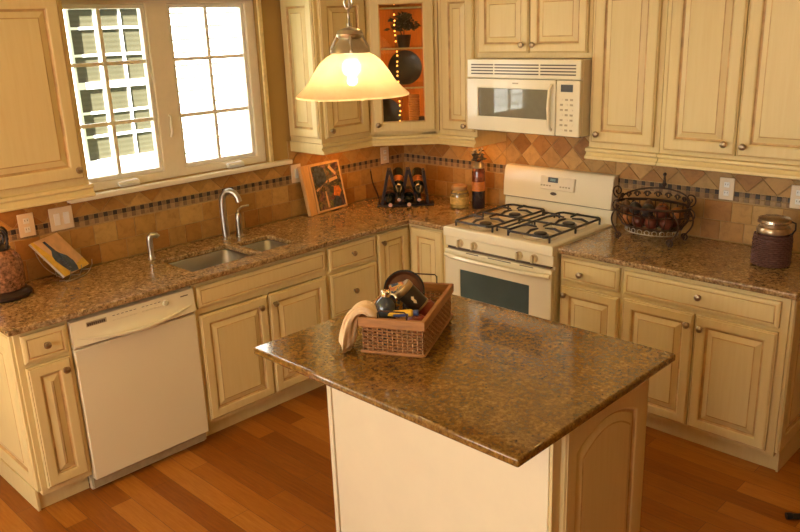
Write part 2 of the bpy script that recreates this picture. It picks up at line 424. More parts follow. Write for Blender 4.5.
def rc():
    c = random.choice(STONE); k = random.uniform(.86, 1.12); return tuple(min(1, x*k*w_) for x, w_ in zip(c, (.72,.60,.34)))
def splash(name, f, u0, u1, zones, label):
    """zones: list of (u0,u1,top) spans of diagonal tile over the band"""
    root = thing(name, label, 'backsplash')
    g = MB()
    for a, b, top in zones:
        lo = [f(a,.915,.0005), f(b,.915,.0005), f(b,top,.0005), f(a,top,.0005)]; hi = [f(a,.915,.006), f(b,.915,.006), f(b,top,.006), f(a,top,.006)]
        g.rings([lo, hi], None, True, True)
    g.build('grout_bed', GROUT, root, smooth=False)
    mb = MB()
    for row in range(2):
        z0 = .916+.105*row; u = u0 + (-.06 if row else 0)
        while u < u1:
            w = random.choice([.105,.125,.15]); P = clip([(u,z0),(u+w,z0),(u+w,z0+.105),(u,z0+.105)], u0, u1, z0, z0+.105); tile(mb, P, f, rc()); u += w
    s = .105; h = s/math.sqrt(2)
    for a, b, top in zones:
        if top < 1.2: continue
        i0 = int(a/(2*h))-2; i1 = int(b/(2*h))+2
        for i in range(i0, i1):
            for j in range(0, int((top-1.185)/h)+3):
                cx = i*2*h + (h if j % 2 else 0); cy = 1.187+h*j
                P = clip([(cx-h,cy),(cx,cy-h),(cx+h,cy),(cx,cy+h)], a, b, 1.187, top); tile(mb, P, f, rc())
    mb.build('stone_tiles', TILE, root, smooth=False)
    mb = MB(); n = int((u1-u0)/.0262)
    for i in range(n):
        for r_ in range(2):
            u = u0+i*.0262; z = 1.131+.0265*r_
            if r_ == 1: col = (.045,.03,.022) if i % 2 else (.25,.15,.07)
            else: col = (.24,.145,.07) if i % 2 else (.40,.25,.11)
            tile(mb, [(u,z),(u+.0262,z),(u+.0262,z+.0265),(u,z+.0265)], f, col, .0012, .0085)
    mb.build('mosaic_band', TILE, root, smooth=False)
splash('tile_backsplash', lambda u,v,w:(w,u,v), -3.05, -.012, [(-3.05,-2.47,1.337),(-2.47,-1.05,1.262),(-1.05,-.012,1.40)], 'tumbled tan stone tile backsplash with dark mosaic band under the kitchen window')
splash('tile_backsplash', lambda u,v,w:(u,-w,v), .0, 2.905, [(0,.92,1.40),(.92,1.70,1.47),(1.70,2.905,1.40)], 'tumbled tan stone tile backsplash with dark mosaic band behind the range')

# --- base cabinets ------------------------------------------------------
HP = R(90)
def base(label, loc, rz, W, group='cream base cabinets along the walls', **k):
    c = thing('base_cabinet', label, 'cabinet', loc, rz, group); carcass(c, W, **k); return c
# left end cabinet
y = -3.03
c = base('narrow base cabinet with drawer at left end, beside the dishwasher', (0,y,0), HP, .232, rails=(.728,))
d = door(c, .025, .215, .735, .862, style='flat', name='drawer'); knob(d, .12, -.632, .803)
d = door(c, .025, .215, .13, .715); knob(d, .182, -.632, .665)
kick(c, .002, .232)
# decorative end panel on its outside (faces -y)
ep = door(c, .02, .60, .12, .87, y0=-.0, name='end_panel', t=.018, fr=.07)
# local: panel x runs along depth (-y), panel outward = -x
ep.matrix_local = Matrix(((0,1,0,-.0005),(-1,0,0,0),(0,0,1,0),(0,0,0,1)))
MB().box(-.016, -.001, -.56, -.002, .001, .112).build('end_baseboard', PAINT, c, bevel=.003)
# sink base
c = thing('base_cabinet', 'double door sink base cabinet with long false drawer front under the sink', 'cabinet', (0,-2.175,0), HP, 'cream base cabinets along the walls')
cb = MB(); cb.box(0,.87,-.59,-.004,.10,.66); cb.box(0,.018,-.59,-.004,.66,.883); cb.box(.852,.87,-.59,-.004,.66,.883); cb.build('cabinet_box', PAINT, c)
mb = MB(); cells(mb, [0,.03,.418,.458,.84,.87], [.10,.13,.71,.746,.855,.883], lambda i,j: i in (0,4) or j in (0,2,4) or (i==2 and j<3), -.59, -.61, lambda a,b,c_:(a,c_,b)).build('face_frame', PAINT, c, bevel=.0015)
door(c, .02, .855, .745, .858, style='flat', name='false_drawer_front')
d = door(c, .02, .435, .125, .706); knob(d, .382, -.632, .653)
d = door(c, .445, .855, .125, .706); knob(d, .475, -.632, .651)
kick(c, 0, .87)
# drawer stack
c = base('three drawer base cabinet between the sink cabinet and the corner', (0,-1.303,0), HP, .391, rails=(.712,.43))
for z0, z1, kz in ((.722,.862,.80),(.44,.702,.57),(.125,.42,.27)):
    d = door(c, .012, .385, z0, z1, style='flat', name='drawer'); knob(d, .19, -.632, kz)
kick(c, 0, .391)
# corner cabinet (L shaped)
c = thing('base_cabinet', 'L-shaped corner base cabinet with two narrow folded doors left of the range', 'cabinet', (0,0,0), 0, 'cream base cabinets along the walls')
P = [(.004,-.004),(.004,-.910),(.59,-.910),(.59,-.59),(.955,-.59),(.955,-.004)]
MB().prism(P, .10, .883).build('cabinet_box', PAINT, c, bevel=.002)
ff = MB(); ff.prism([(.59,-.910),(.61,-.910),(.61,-.61),(.955,-.61),(.955,-.59),(.59,-.59)], .10, .883); ff.build('face_frame', PAINT, c, bevel=.0015)
d = door(c, .0, .268, .13, .862, y0=0, name='door'); d.location = (.612,-.902,0); d.rotation_euler = (0,0,HP); knob(d, .035, -.02, .808)
d = door(c, .642, .90, .13, .862, name='door')
MB().prism([(.05,-.05),(.05,-.910),(.545,-.910),(.545,-.545),(.955,-.545),(.955,-.05)], .001, .099).build('toe_kick', PAINT, c)
# right of range
c = base('narrow base cabinet with one drawer over one door, just right of the range', (1.735,0,0), 0, .367, rails=(.722,))
d = door(c, .015, .355, .733, .862, style='flat', name='drawer'); knob(d, .137, -.632, .789)
d = door(c, .015, .355, .125, .705); knob(d, .045, -.632, .660)
kick(c, 0, .367)
c = base('wide base cabinet with one long drawer over two doors at the right end', (2.103,0,0), 0, .80, rails=(.722,), stiles=(.388,))
d = door(c, .012, .765, .733, .856, style='flat', name='drawer'); knob(d, .405, -.632, .805)
d = door(c, .015, .385, .125, .712); knob(d, .36, -.632, .657)
d = door(c, .393, .765, .125, .712); knob(d, .425, -.632, .652)
MB().box(0, .80, -.545, -.05, .001, .099).build('toe_kick', PAINT, c)
ep = door(c, .02, .60, .12, .87, y0=0, name='end_panel', t=.018, fr=.07)
ep.matrix_local = Matrix(((0,-1,0,.8005),(1,0,0,-.62),(0,0,1,0),(0,0,0,1)))
MB().box(.801, .812, -.56, -.002, .001, .112).build('end_baseboard', PAINT, c, bevel=.003)

# --- countertops ------------------------------------------------------
mb = MB()
xs = [.012, .20, .215, .24, .505, .53, .648, .963]; ys = [-3.06, -2.11, -1.700, -1.662, -1.425, -.648, -.012]
def occ(i, j):
    a, b = (xs[i]+xs[i+1])/2, (ys[j]+ys[j+1])/2
    if a > .648 and b < -.648: return False
    if .215 < a < .53 and -2.11 < b < -1.70: return False
    if .24 < a < .505 and -1.662 < b < -1.425: return False
    return True
cells(mb, xs, ys, occ, .884, .914)
tag(mb.build('countertop', GRAN_R, bevel=.007, seg=3), 'long L-shaped brown speckled granite countertop around the sink and corner', 'countertop', 'granite countertops')
tag(MB().box(1.733, 2.935, -.648, -.012, .884, .914).build('countertop', GRAN_R, bevel=.007, seg=3), 'brown granite countertop right of the range holding the fruit stand', 'countertop', 'granite countertops')

# --- island ------------------------------------------------------
IX0, IX1, IY0, IY1 = 1.70, 2.772, -2.24, -1.63
c = thing('kitchen_island', 'cream island cabinet with plain front panel and arched side panel', 'kitchen island', ((IX0+IX1)/2, (IY0+IY1)/2, 0))
hx, hy = (IX1-IX0)/2, (IY1-IY0)/2
MB().box(-hx+.012, hx-.012, -hy+.012, hy-.02, .001, .883).build('cabinet_box', PAINT, c, bevel=.002)
MB().box(-hx+.03, hx-.014, -hy, -hy+.012, .001, .883).build('front_panel', PLAINPAINT, c, bevel=.002)
MB().box(-hx, -hx+.024, -hy-.004, -hy+.02, .001, .883).build('corner_post', PLAINPAINT, c, bevel=.004)
mb = MB(); mb.box(hx-.012, hx, -hy+.0, hy, .001, .883); mb.build('side_frame', PAINT, c, bevel=.002)
ep = door(c, .045, .55, .06, .872, y0=0, name='arched_side_panel', arch=.055, t=.02, fr=.062)
ep.matrix_local = Matrix(((0,-1,0,hx+.0005),(1,0,0,-hy),(0,0,1,0),(0,0,0,1)))
for a, b in ((-hx+.05, -.01), (.01, hx-.05)):
    d = door(c, a, b, .12, .86, y0=0, name='door'); d.matrix_local = Matrix(((-1,0,0,0),(0,-1,0,hy-.019),(0,0,1,0),(0,0,0,1)))
    knob(d, a+.04 if a > 0 else b-.04, -.02, .70)
tag(MB().box(1.594, 2.831, -2.502, -1.553, .884, .914).build('island_countertop', GRAN_I, bevel=.008, seg=3), 'polished golden brown granite slab on top of the island', 'countertop')

# --- dishwasher ------------------------------------------------------
c = thing('dishwasher', 'bisque built-in dishwasher between the narrow end cabinet and the sink cabinet', 'dishwasher', (0,-2.795,0), HP)
MB().box(.002,.614,-.60,-.03,.02,.872).build('dishwasher_tub', APPLDK, c)
d = MB(); d.prism([(.0,.075),(.0,.732),(.616,.732),(.616,.075)], -.634, -.60, 'y'); d.build('door', APPL, c, bevel=.006, seg=3)
pn = MB(); L = []
for x, bow in [(i/16*.616, 0) for i in range(17)]:
    t_ = x/.616*2-1; zb = .745 - .022*(1-t_*t_)*0; o_ = .012+.022*(1-t_*t_)
    L.append([(x,-.60,.738),(x,-.634,.738),(x,-.634-o_,.752+.0*o_),(x,-.634-o_*.6,.775),(x,-.634,.800),(x,-.632,.862),(x,-.60,.866)])
pn.rings(L, None, True, True); panel = pn.build('control_panel', APPL, c)
MB().tube([(.02+.576*i/20, -.640-.030*(1-(i/10-1)**2), .786-.030*(1-(i/10-1)**2)) for i in range(21)], [.003+.008*(1-(i/10-1)**2) for i in range(21)], 8).build('handle_lip', APPL, panel)
gr = MB()
gr.box(.07,.165,-.6345,-.630,.824,.846,0); gr.build('vent_recess', APPLDK, panel)
gb = MB()
for i in range(9): gb.box(.074+i*.0095, .081+i*.0095, -.6362, -.634, .828, .841)
gb.build('vent_slats', SLOT, panel)
for i in range(11):
    x = .195+i*.021 + (.02 if i > 5 else 0)
    b_ = MB().box(x, x+.013, -.6355, -.632, .818, .825); b_.box(x, x+.012, -.635, -.632, .842, .844, 1); b_.build('button', [APPL2, SLOT], panel)
MB().lathe([(0,0),(.014,0),(.014,.006),(.011,.009),(0,.009)], 20, (.462,-.632,.832), 'y').build('dial', APPL2, panel)
MB().box(.545,.585,-.6345,-.632,.836,.841).build('badge', SLOT, panel)
MB().box(0,.616,-.575,-.55,.002,.065).build('toe_kick', APPL2, c)
MB().box(.01,.606,-.599,-.585,.066,.074).build('bottom_seal', SLOT, c)

# --- range ------------------------------------------------------
c = thing('gas_range', 'bisque freestanding gas range with black grates under the microwave', 'stove', (.9645,0,0), 0)
Wd = .7635
MB().box(.006,Wd-.006,-.645,-.025,.03,.893).build('range_body', APPL, c, bevel=.003)
for sx in (.05, Wd-.05):
    for sy in (-.58,-.08): MB().lathe([(0,0),(.018,0),(.018,.02),(.01,.022),(.01,.031),(0,.031)], 12, (sx,sy,.0), 'z').build('foot', BLACK, c)
ct = MB(); ct.rings([[(x0,y0,z) for x0,y0 in ((i,-.682+i*1),(Wd-i,-.682+i),(Wd-i,-.022-i),(i,-.022-i))] for z,i in ((.872,0),(.916,0),(.922,.003),(.925,.008),(.925,.045),(.917,.055))], None, True, True)
ct.build('cooktop', APPL, c, bevel=.0)
MB().box(.003,Wd-.003,-.668,-.645,.808,.868).build('knob_panel', APPL, c, bevel=.004)
for kx in (.118,.223,.540,.640):
    k_ = MB(); k_.lathe([(0,0),(.024,0),(.024,.004),(.019,.008),(.018,.014),(0,.014)], 22, (0,0,0), 'y'); k_.box(-.0065,.0065,-.033,-.012,-.021,.021); k_.build('control_knob', APPLK, c, (kx,-.668,.838), bevel=.003)
MB().box(.02,Wd-.02,-.6655,-.64,.796,.806).build('vent_gap', SLOT, c)
od = MB()
cells(od, [.006,.118,.612,Wd-.006], [.175,.36,.678,.792], lambda i,j: not (i==1 and j==1), -.646, -.678, lambda a,b,c_:(a,c_,b))
dr = od.build('oven_door', APPL, c, bevel=.005, seg=3)
MB().box(.116,.614,-.672,-.650,.358,.680).build('oven_window', OVENGL, dr)
dv = MB()
for a in (.17,.33,.40,.55): dv.box(a, a+.09, -.6795, -.6775, .7835, .7885)
dv.build('door_vent', SLOT, dr)
hb = []; N = 16
hm = MB(); L = []
for i in range(N+1):
    x = .012+(Wd-.024)*i/N; t_ = i/N*2-1; o_ = .012+.038*(1-t_**4); zc = .757
    L.append([(x,-.677-o_+.018,zc-.014),(x,-.677-o_,zc-.012),(x,-.677-o_-.008,zc),(x,-.677-o_,zc+.012),(x,-.677-o_+.018,zc+.014)])
hm.rings(L, None, True, True); hm.build('oven_handle', APPL, dr)
MB().box(.006,Wd-.006,-.672,-.646,.045,.165).build('drawer', APPL, c, bevel=.006)
bg = MB(); bg.prism([(-.024,.922),(-.082,.922),(-.075,1.004),(-.024,1.004)], .0, Wd, 'x'); bg.build('backguard_base', APPL, c, bevel=.003)
bg = MB(); bg.prism([(-.024,1.012),(-.098,1.012),(-.094,1.10),(-.080,1.185),(-.066,1.204),(-.024,1.207)], -.002, Wd+.002, 'x'); MB().box(.004,Wd-.004,-.070,-.026,1.0035,1.0125).build('gap_shade_strip', SLOT, c); BG = bg.build('backguard', APPL, c, bevel=.006, seg=3)  # dark strip set into the joint to stand for its shade
M_ = Matrix.Translation((0,-.0955,1.105)) @ Matrix.Rotation(R(-9), 4, 'X')
d_ = MB(M_); d_.box(.28,.52,-.006,.01,-.02,.060); d_.build('control_overlay', APPL2, BG, bevel=.004)
d_ = MB(M_); d_.box(.335,.405,-.008,.0,.025,.055); d_.build('display', DISP, BG)
d_ = MB(M_)
for i in range(3): 
    x = .353+i*.013; d_.box(x,x+.002,-.009,-.0078,.033,.047); d_.box(x+.006,x+.008,-.009,-.0078,.033,.047); d_.box(x,x+.008,-.009,-.0078,.045,.047); d_.box(x,x+.008,-.009,-.0078,.033,.035)
d_.build('clock_digits', DIGIT, BG)
for i in range(5):
    for sx in (.285,.42):
        if sx+i*.02 < .51: MB(M_).box(sx+i*.02-.0 if sx<.3 else sx+i*.02, (sx+i*.02)+.012, -.0075,-.005,.0,.008).build('button', APPLDK, BG) if i < 4 else None
M2 = Matrix.Translation((0,-.0975,1.062))
ol = MB(M2); ol.lathe([(0,0),(.022,0),(.022,.002),(0,.002)], 24, (0,0,0), 'y')
for v_ in ol.bm.verts: v_.co.z = (v_.co.z-1.062)*.45+1.062; v_.co.x += .375
ol.build('badge', SLOT, BG)
# burners & grates
for bx in (.19,.575):
    for by in (-.52,-.235):
        b_ = MB(); b_.lathe([(.088,.917),(.094,.9185),(.096,.921),(.088,.9195),(.05,.9185),(.05,.924)], 32, (bx,by,0), mi=0); 
        b_.lathe([(.05,.918),(.046,.930),(.03,.934),(0,.934)], 28, (bx,by,0), mi=1); b_.lathe([(.036,.933),(.036,.939),(.03,.942),(0,.943)], 28, (bx,by,0), mi=2)
        b_.build('burner', [APPL2, STEEL, GRATE], c)
def grate(gx0, gx1, gy0, gy1):
    g = MB(); z = .966; r = .0065
    def bar(p, q, rr=r): g.tube([p, q], rr, 6)
    ym = (gy0+gy1)/2; xm = (gx0+gx1)/2
    for yy in (gy0, gy1):
        pts = [(gx0+.02,yy,z-.008),(xm,yy,z-.008),(gx1-.02,yy,z-.008)]; g.tube(pts, r, 6)
    for xx in (gx0, gx1): g.tube([(xx,gy0+.02,z-.008),(xx,gy1-.02,z-.008)], r, 6)
    for (a,b,cc,dd) in ((gx0,gy0+.02,gx0+.02,gy0),(gx1,gy0+.02,gx1-.02,gy0),(gx0,gy1-.02,gx0+.02,gy1),(gx1,gy1-.02,gx1-.02,gy1)): bar((a,b,z-.008),(cc,dd,z-.008))
    for a,b in ((gx0,gy0+.02),(gx1,gy0+.02),(gx0,gy1-.02),(gx1,gy1-.02),(gx0,ym),(gx1,ym)): bar((a,b,z-.008),(a,b,.925),.006)
    bar((gx0,ym,z-.008),(gx1,ym,z-.008))
    for cy in ((gy0+ym)/2, (gy1+ym)/2):
        hh = (gy1-gy0)/4
        for dx, dy in ((1,0),(-1,0),(0,1),(0,-1)):
            ex = xm+dx*(gx1-gx0)/2; ey = cy+dy*hh
            g.tube([(ex,ey,z-.008),(xm+dx*(gx1-gx0)*.33,cy+dy*hh*.7,z+.006),(xm+dx*.028,cy+dy*.028,z+.002)], [r,.0075,.005], 6)
    g.build('grate', GRATE, c)
grate(.055,.325,-.65,-.10); grate(.435,.708,-.65,-.10)
MB().tube([(.335,-.60,.93),(.335,-.60,.955),(.42,-.60,.955),(.42,-.60,.93)], .0055, 6).tube([(.335,-.38,.93),(.335,-.38,.955),(.42,-.38,.955),(.42,-.38,.93)], .0055, 6).tube([(.335,-.15,.93),(.335,-.15,.955),(.42,-.15,.955),(.42,-.15,.93)], .0055, 6).tube([(.378,-.60,.955),(.378,-.15,.955)], .0055, 6).build('centre_grate', GRATE, c)

# --- microwave ------------------------------------------------------
c = thing('microwave_oven', 'bisque over-the-range microwave hung above the gas range', 'microwave', (.925,0,1.46), 0)
mw = .765
MB().box(0,mw,-.372,-.005,.0,.405).build('microwave_body', APPL2, c, bevel=.004)
mb = MB(); cells(mb, [0,.082,.572,.615], [.002,.085,.245,.298], lambda i,j: not (i==1 and j==1), -.372, -.404, lambda a,b,c_:(a,c_,b)); md = mb.build('door', APPL, c, bevel=.004, seg=3)
MB().box(.08,.574,-.396,-.38,.083,.247).build('door_window', MWGL, md)
h_ = MB(); h_.tube([(.592,-.404,.03),(.592,-.428,.05),(.590,-.434,.15),(.592,-.428,.25),(.592,-.404,.275)], [.008,.009,.0105,.009,.008], 10); h_.build('door_handle', APPL, md)
pm = MB().box(.618,mw,-.402,-.372,.002,.298).build('control_panel', APPL, c, bevel=.004)
MB().box(.648,.722,-.4035,-.40,.238,.276).build('display', DISP, pm)
for r_ in range(7):
    for q in range(3): MB().box(.645+q*.031,.662+q*.031,-.4035,-.40,.030+r_*.027,.040+r_*.027).build('button', APPLDK if (r_+q) % 3 else APPL2, pm)
g = MB(); g.box(0,mw,-.398,-.372,.302,.405); gv = g.build('vent_grille', APPL, c, bevel=.004)
g = MB()
for i in range(4):
    for a, b in ((.03,.19),(.20,.50),(.512,.735)): g.box(a,b,-.3995,-.39,.322+i*.0165,.329+i*.0165)
g.build('vent_slots', SLOT, gv)
MB().box(.33,.37,-.4045,-.403,.272,.279).build('badge', APPLDK, md)
MB().box(.02,mw-.02,-.36,-.03,-.006,.0).build('underside_filter', SLOT, c)

# --- upper cabinets ------------------------------------------------------
UZ = 1.40; UT = 2.30; UD = .304
def rail(c, x0, x1, D=UD, e0=0, e1=0):
    m = MB(); 
    P = [(0,1.40),(-D-.006,1.40),(-D-.020,1.396),(-D-.022,1.384),(-D-.008,1.374),(-D-.014,1.362),(-D-.026,1.354),(-D-.028,1.342),(-D-.020,1.338),(0,1.338)]
    L = []
    m.prism([(p[0]-.004 if False else p[0], p[1]) for p in P], x0-e0, x1+e1, 'x'); return m.build('light_rail', PAINT, c, bevel=.0)
def upper(label, loc, rz, W, z0=UZ, r=True, e0=0, e1=0, stiles=()):
    c = thing('wall_cabinet', label, 'cabinet', loc, rz, 'cream wall cabinets')
    carcass(c, W, z0, UT, UD, stiles=stiles)
    if r: rail(c, .001, W-.001, UD, e0, e1)
    MB().prism([(-.004,UT),(-UD,UT),(-UD-.045,UT+.07),(-UD-.045,UT+.085),(-.004,UT+.085)], .001, W-.001, 'x').build('crown_moulding', PAINT, c)
    return c
c = upper('large wall cabinet at upper left beside the window', (0,-3.50,0), HP, 1.03, stiles=(.50,), e1=.012)
d = door(c, .02, .495, 1.43, 2.25, y0=-.306, fr=.06); knob(d, .455, -.326, 1.475)
d = door(c, .505, 1.005, 1.43, 2.25, y0=-.306, fr=.06); knob(d, .975, -.326, 1.475)
c = upper('narrow wall cabinet right of the window with sunlit side panel', (0,-1.02,0), HP, .403, e0=.012)
d = door(c, .025, .385, 1.43, 2.25, y0=-.306, fr=.06); knob(d, .06, -.326, 1.475)
ep = door(c, .01, .295, 1.43, 2.25, y0=0, name='side_panel', t=.014, fr=.055)
ep.matrix_local = Matrix(((0,1,0,-.0005),(-1,0,0,0),(0,0,1,0),(0,0,0,1)))
c = upper('narrow wall cabinet left of the microwave', (.618,0,0), 0, .302)
d = door(c, .035, .29, 1.43, 2.25, y0=-.306, fr=.06); knob(d, .225, -.326, 1.42+.045)
c = upper('short two door wall cabinet above the microwave', (.922,0,0), 0, .772, z0=1.868, r=False, stiles=(.386,))
d = door(c, .02, .380, 1.895, 2.25, y0=-.306, fr=.05); knob(d, .345, -.326, 1.94)
d = door(c, .387, .752, 1.895, 2.25, y0=-.306, fr=.05); knob(d, .42, -.326, 1.94)
c = upper('narrow wall cabinet right of the microwave', (1.696,0,0), 0, .405, e0=.012)
d = door(c, .018, .378, 1.43, 2.25, y0=-.306, fr=.06); knob(d, .062, -.326, 1.477)
c = upper('wide two door wall cabinet at upper right', (2.103,0,0), 0, .802, stiles=(.389,), e1=.012)
d = door(c, .025, .386, 1.42, 2.25, y0=-.306, fr=.06); knob(d, .338, -.326, 1.475)
d = door(c, .394, .775, 1.42, 2.25, y0=-.306, fr=.06); knob(d, .404+.025, -.326, 1.470)

# diagonal corner cabinet with glass door
c = thing('wall_cabinet', 'diagonal corner wall cabinet with lit glass door', 'cabinet', (0,0,0), 0, 'cream wall cabinets')
E_ = .006; PT = [(E_,-E_),(E_,-.614),(.304,-.614),(.614,-.304),(.614,-E_)]
m = MB(); m.prism(PT, 1.40, 1.42); m.build('cabinet_bottom', PAINT, c)
MB().prism(PT, 2.28, 2.30).build('cabinet_top', PAINT, c)
m = MB(); m.box(E_,.016,-.614,-E_,1.42,2.28); m.box(.016,.614,-.016,-E_,1.42,2.28); m.build('back_panel', INT, c)
MB().box(.016,.303,-.614,-.602,1.42,2.28).build('side_wall', INT, c); MB().box(.602,.614,-.303,-.016,1.42,2.28).build('side_wall', INT, c)
OD = Vector((.304,-.614,0)); W2 = .438
MD = Matrix.Translation(OD) @ Matrix.Rotation(R(45), 4, 'Z')
m = MB(MD); cells(m, [0,.03,.408,W2], [1.40,1.44,2.26,2.30], lambda i,j: not (i==1 and j==1), .0, .018, lambda a,b,c_:(a,c_,b)); m.build('face_frame', PAINT, c, bevel=.0015)
m = MB(MD); m.prism([(.0,1.40),(-.006,1.40),(-.020,1.396),(-.022,1.384),(-.008,1.374),(-.014,1.362),(-.026,1.354),(-.028,1.342),(-.02,1.338),(0,1.338)], -.008, W2+.008, 'x'); m.build('light_rail', PAINT, c)
m = MB(MD); m.prism([(.0,UT),(-.045,UT+.07),(-.045,UT+.085),(0,UT+.085)], -.015, W2+.015, 'x'); m.build('crown_moulding', PAINT, c)
m = MB(MD); L = []
x0, x1, z0, z1 = .026, .412, 1.43, 2.25
gx0, gx1, gz0, gz1 = .086, .345, 1.49, 2.19
def rr(f, y): 
    a = [x0+(gx0-x0)*f, x1+(gx1-x1)*f, z0+(gz0-z0)*f, z1+(gz1-z1)*f]
    return [(a[0],y,a[2]),(a[1],y,a[2]),(a[1],y,a[3]),(a[0],y,a[3])]
m.rings([rr(1,-.004), rr(0,-.004), rr(0,-.018), rr(.1,-.022), rr(.86,-.024), rr(.93,-.018), rr(1,-.016), rr(1,-.004)], [0,0,0,0,0,1,0,0], False, False)
gd = m.build('door', [PAINT, GLAZE], c, smooth=False)
m = MB(MD); m.box(gx0-.004,gx1+.004,-.013,-.009,gz0-.004,gz1+.004); m.build('pane', GLASSC, gd)
kk = knob(gd, 0, 0, 0); kk.matrix_local = MD @ Matrix.Translation((.052,-.024,1.472))
for zz in (1.69, 1.93, 2.17):
    m = MB(); m.prism([(.02,-.02),(.02,-.595),(.31,-.595),(.595,-.31),(.595,-.02)], zz-.004, zz+.004)
    m.build('glass_shelf', SHELFGL, c)
    m = MB(MD); m.box(.02,.42,.022,.026,zz-.005,zz+.005); m.build('shelf_edge', SHELFEDGE, c)

# --- cabinet contents ------------------------------------------------------
def DG(u, t, z): return MD @ Vector((u, t, z))
def plate(label, u, t, z, r, mat, tilt=12):
    o = MB().lathe([(0,-.004),(r*.55,-.004),(r*.7,.006),(r,.016),(r,.020),(r*.72,.012),(r*.55,.004),(0,.004)], 40, axis='y')
    ob = o.build('platter', mat); p = DG(u, t, z+r*math.cos(R(tilt))+.006); ob.location = p; ob.rotation_euler = (R(-tilt), 0, R(45)); return tag(ob, label, 'plate', 'plates in the glass cabinet')
PLT = plain('dark_pewter_glaze', (.03,.02,.014), .4, .0, var=.4, scale=12)
plate('large round dark platter on the middle glass shelf of the lit cabinet', .235, .17, 1.694, .108, PLT)
plate('dark platter standing bottom left in the lit glass cabinet', .10, .10, 1.42, .10, PLT)
m = MB(); 
prof = [(0,0)]
for i in range(30): prof.append((.034+.006*math.sin(i*PI), .0+i*.0075)); prof[-1] = (.032+(.006 if i % 2 else 0), i*.0075)
prof.append((0,.225)); m.lathe(prof, 24); o = m.build('ribbed_vase', plain('amber_ribbed', (.65,.26,.06), .5)); o.location = DG(.285,.10,1.421); tag(o, 'amber ribbed vase at the bottom of the lit glass cabinet', 'vase')
m = MB(); m.lathe([(0,0),(.02,0),(.024,.01),(.035,.03),(.036,.05),(.022,.075),(.026,.085),(.024,.085),(.018,.074),(0,.07)], 24); o = m.build('small_jug', plain('dark_pottery', (.09,.06,.045), .2, var=.2)); o.location = DG(.335,.055,1.421); tag(o, 'small dark pot at bottom right in the lit glass cabinet', 'pot')
# foliage in pot on upper shelf
t_ = thing('potted_plant', 'dark leafy plant on the upper shelf of the lit glass cabinet', 'plant', DG(.232,.17,1.935), R(45))
MB().lathe([(0,0),(.035,0),(.048,.07),(.052,.075),(.045,.075),(.04,.06),(0,.06)], 20).build('pot', PLT, t_)
lm = MB(); rnd = random.Random(4)
for i in range(210):
    a = rnd.uniform(0, 2*PI); el = rnd.uniform(.1, 1.45); rad = rnd.uniform(.03,.108)
    p = Vector((rad*math.cos(a)*math.cos(el)*1.1, rad*math.sin(a)*math.cos(el)*.7, .10+rad*math.sin(el)*1.0)); s_ = rnd.uniform(.014,.026)
    d1 = Vector((rnd.uniform(-1,1), rnd.uniform(-1,1), rnd.uniform(-.6,.6))).normalized(); d2 = d1.orthogonal().normalized()
    vs = [lm.v(p-d1*s_), lm.v(p-d2*s_*.5), lm.v(p+d1*s_), lm.v(p+d2*s_*.5)]; lm.face(vs)
lm.build('leaves', plain('dark_green_leaf', (.014,.022,.012), .5, var=.5, scale=50), t_, smooth=False, solid=.0008)
MB().tube([(0,0,.05),(.005,0,.12),(-.01,.01,.17)], .003, 6).tube([(0,0,.05),(-.03,0,.12)], .003, 6).build('stem', WOODDK, t_)
# string lights
t_ = thing('string_lights', 'string of small amber lights hanging inside the glass corner cabinet', 'string lights', DG(.16,.035,1.425))
pts = []
rn = random.Random(2)
for i in range(26): pts.append(DG(.195-.0008*i+rn.uniform(-.004,.004), .045, 1.425+i*.0305) - DG(.16,.035,1.425))
MB().tube(pts, .0018, 5).build('wire', IRON, t_)
b0 = None
for i, p in enumerate(pts):
    if i in (9, 17, 24): continue
    q = p + Vector((.004,-.004,.006*(i % 2)))
    if b0 is None: b0 = MB().sphere((0,0,0), .0048, 8, 6).build('bulb', ROPE, t_, q)
    else: link_copy(b0, t_, q)
tl = thing('puck_light', 'small bright puck light at the top inside the glass cabinet', 'light', DG(.155,.09,2.279)); tl.rotation_euler = (PI,0,0)
MB().lathe([(0,0),(.03,0),(.032,.012),(.024,.014)], 20).build('housing', NICKEL, tl); MB().lathe([(.024,.013),(.018,.018),(0,.02)], 20).build('lens', BULB, tl)

# --- pendant ------------------------------------------------------
c = thing('pendant_lamp', 'bell shaped alabaster glass pendant lamp on a nickel chain above the island', 'pendant lamp', (1.9,-2.2,1.838))
prof = [(.188,.006),(.196,.0),(.195,.006),(.172,.026),(.148,.052),(.128,.084),(.108,.112),(.084,.132),(.062,.144),(.058,.146)]
inner = [(r-.004, h-.002) for r, h in prof[::-1][:-2]]
s_ = MB().lathe(prof[1:], 56).build('shade', SHADE, c)
MB().lathe([(.060,.142),(.068,.145),(.064,.156),(.052,.172),(.040,.184),(.036,.190),(.043,.196),(.046,.206),(.040,.218),(.024,.224),(.010,.228),(.008,.242),(0,.242)], 36).build('cap', NICKEL, c)
for k in range(3):
    ar = MB(); a = R(200+120*k); ar.tube([(.066*math.cos(a),.066*math.sin(a),.150),(.075*math.cos(a),.075*math.sin(a),.160),(.050*math.cos(a),.050*math.sin(a),.200)], .004, 8); ar.sphere((.072*math.cos(a),.072*math.sin(a),.152), .007, 8, 6); ar.build('shade_holder', NICKEL, c)
def linkring(mb, z, flip, h=.042, w=.013, r=.0032):
    pts = []
    for k in range(16):
        a = 2*PI*k/16; x = w*math.cos(a); zz = z+h/2*math.sin(a)
        pts.append((x*.7, x*.7, zz) if flip else (x*.7, -x*.7, zz))
    mb.tube(pts, r, 6, closed=True)
lr = MB(); linkring(lr, .262, False, .056, .024, .0035); lr.build('loop', NICKEL, c)
zz = .262+.045; i = 0
while zz < .67:
    lr = MB(); linkring(lr, zz, i % 2 == 0); lr.build('chain_link', NICKEL, c); zz += .034; i += 1
